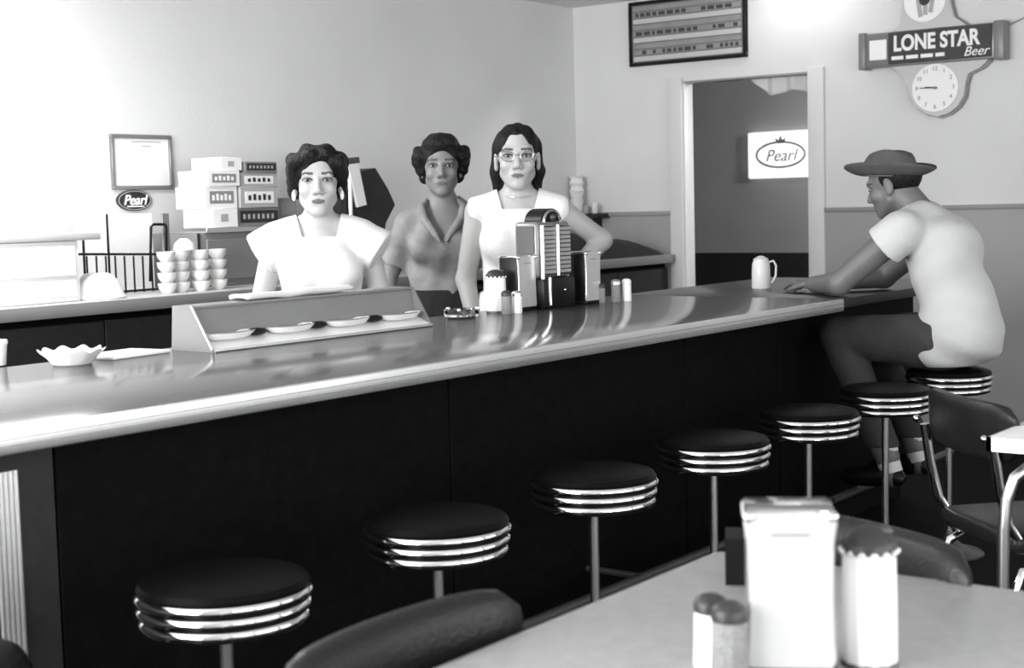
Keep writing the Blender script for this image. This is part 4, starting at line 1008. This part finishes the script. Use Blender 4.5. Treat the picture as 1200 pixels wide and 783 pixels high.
    if hair_kind == 'short':
        hp.ell(Hr, (0, 0.022, 0.036), (0.082, 0.103, 0.080), k=0.01)
        rnd = random.Random(3)
        for q in (-1, 1):
            for (y, z, r) in ((-0.035, 0.055, 0.028), (-0.012, 0.028, 0.033), (0.018, 0.0, 0.034), (0.045, -0.03, 0.03), (0.01, 0.06, 0.035), (0.055, 0.03, 0.04)):
                hp.ell(Hr, (q * (0.072 + 0.004 * rnd.random()), y, z), (r * 0.75, r, r), k=0.012)
        for x, y, z, r in ((-0.05, -0.05, 0.066, 0.028), (-0.018, -0.058, 0.082, 0.026), (0.022, -0.056, 0.080, 0.024), (0.052, -0.042, 0.060, 0.024), (-0.025, 0.0, 0.092, 0.033), (0.025, 0.01, 0.092, 0.033), (0.0, 0.08, -0.03, 0.05)):
            hp.ell(Hr, (x, y, z), (r, r, r * 0.8), k=0.014)
        hp.ell(Hr, (0.006, -0.105, -0.018), (0.060, 0.078, 0.086), k=0.008, sub=True)
    elif hair_kind == 'rolls':
        hp.ell(Hr, (0, 0.02, 0.045), (0.082, 0.100, 0.082), k=0.01); hp.ell(Hr, (0, -0.02, 0.085), (0.066, 0.07, 0.042), k=0.015)
        for q in (-1, 1):
            for (x, y, z, r) in ((0.075, -0.004, 0.042, 0.030), (0.088, 0.004, 0.058, 0.022), (0.084, 0.008, 0.016, 0.028), (0.076, 0.014, -0.014, 0.026), (0.068, 0.022, -0.045, 0.022), (0.094, 0.0, 0.036, 0.019)):
                hp.ell(Hr, (q * x, y, z), (r, r * 1.1, r), k=0.008)
        hp.ell(Hr, (0, 0.07, -0.03), (0.07, 0.05, 0.07), k=0.02)
        hp.ell(Hr, (0, -0.105, -0.022), (0.060, 0.074, 0.088), k=0.010, sub=True)
    else:
        hp.ell(Hr, (0, 0.022, 0.038), (0.078, 0.100, 0.078), k=0.01)
        for q in (-1, 1):
            hp.cap(Hr, (q * 0.06, 0.025, 0.03), (q * 0.066, 0.05, -0.05), 0.026, 0.028, k=0.02); hp.cap(Hr, (q * 0.066, 0.05, -0.05), (q * 0.066, 0.055, -0.125), 0.028, 0.017, k=0.02)
        hp.cap(Hr, (0, 0.075, 0.0), (0, 0.075, -0.11), 0.06, 0.045, k=0.03)
        hp.ell(Hr, (0, -0.105, -0.012), (0.062, 0.080, 0.096), k=0.010, sub=True)
        for q in (-1, 1): hp.ell(Hr, (q * 0.085, 0.0, -0.02), (0.02, 0.022, 0.03), k=0.01, sub=True)
    Hr = Hr - n1
    field_obj('hair', F, Hr, 'hair' if hair_kind != 'rolls' else 'hair_brown', root)
    root.scale = (sc, sc, sc)
    return root, hd
dress_mat = {'capped': 'cloth_white', 'sleeveless': 'cloth_white', 'blouse': mat('blouse_grey', 0.22, 0.8, noise=0.25, nscale=14, bump=0.3, bscale=40)}
dn = (0, -0.08, -1)
armsA = {-1: ((-0.225, 0.03, 1.02), (-0.205, -0.10, 0.83), dn, (1, 0, 0)), 1: ((0.225, 0.03, 1.02), (0.205, -0.10, 0.83), dn, (-1, 0, 0))}
w1, h1 = woman('waitress in white cap-sleeved uniform with short dark hair and white earrings', deep(372, 212, 5.0), 1.10, 0.948, 'short', 'capped', armsA, 0.40)
for q in (-1, 1):
    c = h1.p(q * 0.077, -0.012, -0.047)
    MB().ball((0, 0, 0), 0.0145, 16, 10, (0.55, 1, 1.25)).obj('earring', 'white_enamel', w1, c)
armsB = {-1: ((-0.235, 0.06, 1.03), (-0.22, -0.10, 0.86), dn, (1, 0, 0)), 1: ((0.215, 0.07, 1.03), (0.19, -0.06, 0.82), dn, (-1, 0, 0))}
w2, h2 = woman('woman in grey V-necked blouse standing between the two white uniforms', deep(517, 193, 6.0), 1.06, 0.992, 'rolls', 'blouse', armsB, 0.19, 0.05)  # her skin tone is set darker to carry the shade on her face
armsC = {-1: ((-0.205, 0.03, 1.03), (-0.165, -0.10, 0.84), dn, (1, 0, 0)), 1: ((0.315, 0.085, 1.165), (0.17, -0.03, 1.02), (-0.45, -0.8, -0.35), (0, -0.3, -1))}
w3, h3 = woman('waitress in white sleeveless uniform with long dark hair and glasses', deep(606, 183, 5.54), 1.08, 1.003, 'long', 'sleeveless', armsC, 0.38)
gl = link('glasses', None, w3)
for q in (-1, 1):
    c = h3.p(q * 0.033, -0.096, -0.001)
    MB().tube([(c[0] + 0.024 * math.cos(2 * PI * k / 24) , c[1], c[2] + 0.0185 * math.sin(2 * PI * k / 24) + 0.004 * q * math.cos(2 * PI * k / 24)) for k in range(25)], 0.0018, 6).obj('glasses_rim', 'chrome_soft', gl)
    a, b = h3.p(q * 0.056, -0.094, 0.004), h3.p(q * 0.078, 0.0, 0.002)
    MB().tube([a, b], 0.0018, 6).obj('glasses_temple', 'chrome_soft', gl)
MB().tube([h3.p(-0.010, -0.098, 0.002), h3.p(0, -0.101, 0.004), h3.p(0.010, -0.098, 0.002)], 0.0018, 6).obj('glasses_bridge', 'chrome_soft', gl)
MB().tube([(0.046 * math.sin(a_), 0.02 - 0.082 * math.cos(a_) * 0.9, 1.345 - 0.012 * math.cos(a_)) for a_ in [(-1.3 + 2.6 * k / 20) for k in range(21)]], 0.0018, 6).obj('necklace', 'chrome_soft', w3)

# the man on the far stool
MX, MY = SX0 + 6 * SP, SY
mn = thing('person', 'man in cowboy hat and white shirt seated on a stool leaning on the counter', 'person', (MX, MY, 0))
F = Field(axis_([(-0.34, 0.34, 0.0048)]), axis_([(-0.28, 0.66, 0.0048)]), axis_([(0.18, 0.64, 0.006), (0.64, 1.22, 0.0048), (1.22, 1.50, 0.0036)]))
tl = rotm(rx=-0.30)
T_ = F.new()
F.ell(T_, (0, -0.015, 0.795), (0.170, 0.130, 0.105), k=0.03); F.ell(T_, (0, -0.045, 0.89), (0.148, 0.112, 0.14), k=0.06)
F.ell(T_, (0, 0.015, 1.06), (0.165, 0.112, 0.18), tl, k=0.05); F.ell(T_, (0, 0.0, 1.12), (0.15, 0.09, 0.10), tl, k=0.04)
for q in (-1, 1): F.cap(T_, (q * 0.04, 0.09, 1.225), (q * 0.165, 0.105, 1.185), 0.05, 0.056, k=0.04)
LG = F.new(); AR = F.new()
F.ell(LG, (0, -0.01, 0.785), (0.165, 0.125, 0.095), k=0.03)
for q in (-1, 1):
    kx = 0.13 if q < 0 else 0.16
    hip, kn, an = (q * 0.09, 0.02, 0.785), (q * kx, 0.36, 0.80 if q < 0 else 0.78), (q * (kx - 0.01), 0.185, 0.36)
    F.cap(LG, hip, kn, 0.092, 0.062, 0.03); F.cap(LG, kn, an, 0.062, 0.045, 0.02)
arms_m = {-1: ((-0.215, 0.325, 0.998), (-0.06, 0.50, 0.985)), 1: ((0.215, 0.335, 0.998), (0.04, 0.46, 0.985))}
SL = F.new()
for q, (el, wr) in arms_m.items():
    sh_ = (q * 0.190, 0.11, 1.175); F.cap(AR, sh_, el, 0.054, 0.042, 0.02); F.cap(AR, el, wr, 0.042, 0.029, 0.015)
    hand_f(F, AR, wr, (0.5 * -q, 0.85, 0.02), (0, 0, -1), -q, curl=0.35)
    e = np.array(sh_) + (np.array(el) - np.array(sh_)) * 0.42; F.cap(SL, sh_, e, 0.066, 0.070, 0.01)
hm_ = Head(F, (0, 0.212, 1.352), rotm(), 0.99)
hm_.R = np.array(Matrix.Rotation(PI, 3, 'Z') @ Matrix.Rotation(0.30, 3, 'X'))
B = np.minimum(T_, LG)
for q in (-1, 1):
    kx = 0.12 if q < 0 else 0.15
    F.cap(B, (q * kx, 0.185, 0.36), (q * kx, 0.165, 0.29), 0.034, 0.036, 0.01); F.cap(B, (q * kx, 0.165, 0.288), (q * kx, 0.32, 0.275), 0.034, 0.026, 0.02)
h = np.clip(0.5 + 0.5 * (AR - B) / 0.03, 0, 1); B = AR * (1 - h) + B * h - 0.03 * h * (1 - h)
F.cap(B, (0, 0.10, 1.23), (0, 0.175, 1.32), 0.058, 0.056, 0.02); Hd = F.new(); hm_.build(Hd, True)
h = np.clip(0.5 + 0.5 * (Hd - B) / 0.015, 0, 1); B = Hd * (1 - h) + B * h - 0.015 * h * (1 - h)
field_obj('body', F, B, SKIN, mn, lambda W: hm_.paint(W, 0.13, 0.08, 0.02)); hm_.eyes(mn)
X, Y, Z = F.all()
G = T_.copy()
F.ell(G, (0, -0.062, 0.79), (0.175, 0.115, 0.085), k=0.05); F.ell(G, (-0.06, 0.015, 0.735), (0.12, 0.07, 0.05), k=0.03)
h = np.clip(0.5 + 0.5 * (SL - G) / 0.03, 0, 1); G = SL * (1 - h) + G * h - 0.03 * h * (1 - h)
G = G - 0.012 - 0.005 * np.sin(30 * Z + 22 * Y + 9 * X) * np.sin(17 * X + 12 * Z) - 0.004 * np.sin(55 * Z - 30 * Y + 8 * X) * np.clip((0.92 - Z) * 5, 0, 1)
for q, (el, wr) in arms_m.items():
    sh_ = np.array((q * 0.190, 0.11, 1.175)); d = np.array(el) - sh_; c = sh_ + d * 0.24; d = d / np.linalg.norm(d)
    pl_ = (X - c[0]) * d[0] + (Y - c[1]) * d[1] + (Z - c[2]) * d[2]; arm_near = SL - 0.03
    G = np.maximum(G, np.where((arm_near < 0) & (q * X > 0.10), pl_, -1).astype(np.float32))
G = np.maximum(G, 0.70 + 0.05 * np.sin(6 * X) * 0 - 0.0 - Z + 0.16 * np.clip(Y - 0.02, 0, 1))
G = np.maximum(G, Y * 0.862 - 0.012 - (Z - 0.69) * 0.507)
nk = np.sqrt(X ** 2 + (Y - 0.12 - 0.8 * (Z - 1.25)) ** 2) - 0.066
G = np.maximum(G, -np.maximum(nk, 1.245 + 0.25 * -(Y - 0.1) - Z))
field_obj('shirt', F, G, mat('shirt_white', 0.52, 0.85, noise=0.04, nscale=10, bump=0.2, bscale=80), mn)
P_ = LG - 0.010 - 0.003 * np.sin(40 * Y + 25 * Z) * np.sin(30 * X)
P_ = np.maximum(P_, 0.40 - Z); P_ = np.maximum(P_, Z - 0.90)
field_obj('trousers', F, P_, mat('trouser_grey', 0.035, 0.85, noise=0.15, nscale=12, bump=0.3, bscale=60), mn)
for q in (-1, 1):
    kx = 0.12 if q < 0 else 0.15
    MB().tube([(q * kx, 0.19, 0.405), (q * kx, 0.185, 0.36), (q * kx, 0.17, 0.305)], [0.042, 0.041, 0.042], 16).obj('sock', 'cloth_white', mn)
    MB().tube([(q * kx, 0.12, 0.278), (q * kx, 0.145, 0.288), (q * kx, 0.20, 0.292), (q * kx, 0.28, 0.282), (q * kx, 0.335, 0.276), (q * kx, 0.365, 0.272)], [0.018, 0.037, 0.042, 0.038, 0.033, 0.012], 14).obj('shoe', 'black', mn)
Hr = F.new(); hm_.ell(Hr, (0, 0.028, 0.025), (0.0775, 0.094, 0.085), k=0.01)
hm_.ell(Hr, (0, -0.095, -0.02), (0.09, 0.10, 0.11), k=0.01, sub=True); hm_.ell(Hr, (0, 0.02, -0.105), (0.1, 0.1, 0.048), k=0.01, sub=True)
Hr = np.maximum(Hr, Z - 1.392)
field_obj('hair', F, Hr, 'hair', mn)
# hat: oval crown with a dented top and a brim curled up at the sides
hx = link('hat', None, mn, (0, 0.222, 1.383)); hx.rotation_euler = (0.03, 0, 0)
n = 56; vs = []; fs = []
rings = [(0.80, -0.004), (0.92, -0.006), (1.0, 0.0), (1.0, 0.0)]
def brim_pt(r, a, off):
    x, y = 0.118 * r * math.cos(a), 0.172 * r * math.sin(a); e = max(0, r - 0.55) / 0.45
    return (x, y, 0.046 * e * e * abs(math.cos(a)) ** 1.5 + 0.026 * e * e * abs(math.sin(a)) ** 2 - 0.012 * e * (1 - abs(math.cos(a))) * 0.2 + off)
rr = [0.50, 0.62, 0.74, 0.86, 0.95, 1.0]
loop = [(r, 0.003) for r in rr] + [(r, -0.003) for r in rr[::-1]]
for r, off in loop:
    for k in range(n): vs.append(brim_pt(r, 2 * PI * k / n, off))
m_ = len(loop)
for i in range(m_):
    for k in range(n): fs.append((i * n + k, i * n + (k + 1) % n, ((i + 1) % m_) * n + (k + 1) % n, ((i + 1) % m_) * n + k))
MB().add(vs, fs).obj('hat_brim', 'felt', hx)
vs = []; fs = []
cr = [(0.100, -0.004), (0.099, 0.02), (0.095, 0.05), (0.089, 0.072), (0.080, 0.084), (0.066, 0.088), (0.045, 0.082), (0.02, 0.076), (0.001, 0.074)]
for r, z in cr:
    for k in range(n):
        a = 2 * PI * k / n; sx_ = 0.84 - 0.10 * max(0, math.sin(a)) * (z / 0.088) if z > 0 else 0.84
        zz = z + (0.008 * math.cos(2 * a) * (r / 0.1) if z > 0.06 else 0) - (0.006 * max(0, math.sin(a)) if z > 0.06 else 0)
        vs.append((r * sx_ * math.cos(a), r * math.sin(a), zz))
for i in range(len(cr) - 1):
    for k in range(n): fs.append((i * n + k, i * n + (k + 1) % n, (i + 1) * n + (k + 1) % n, (i + 1) * n + k))
fs.append(tuple(range(n)))
MB().add(vs, fs).obj('hat_crown', 'felt', hx)
MB().lathe([(0.1005, 0.002), (0.102, 0.004), (0.101, 0.022), (0.0995, 0.024)], n, sx=0.845, sy=1.0, close=False).obj('hat_band', 'dark_vinyl', hx)
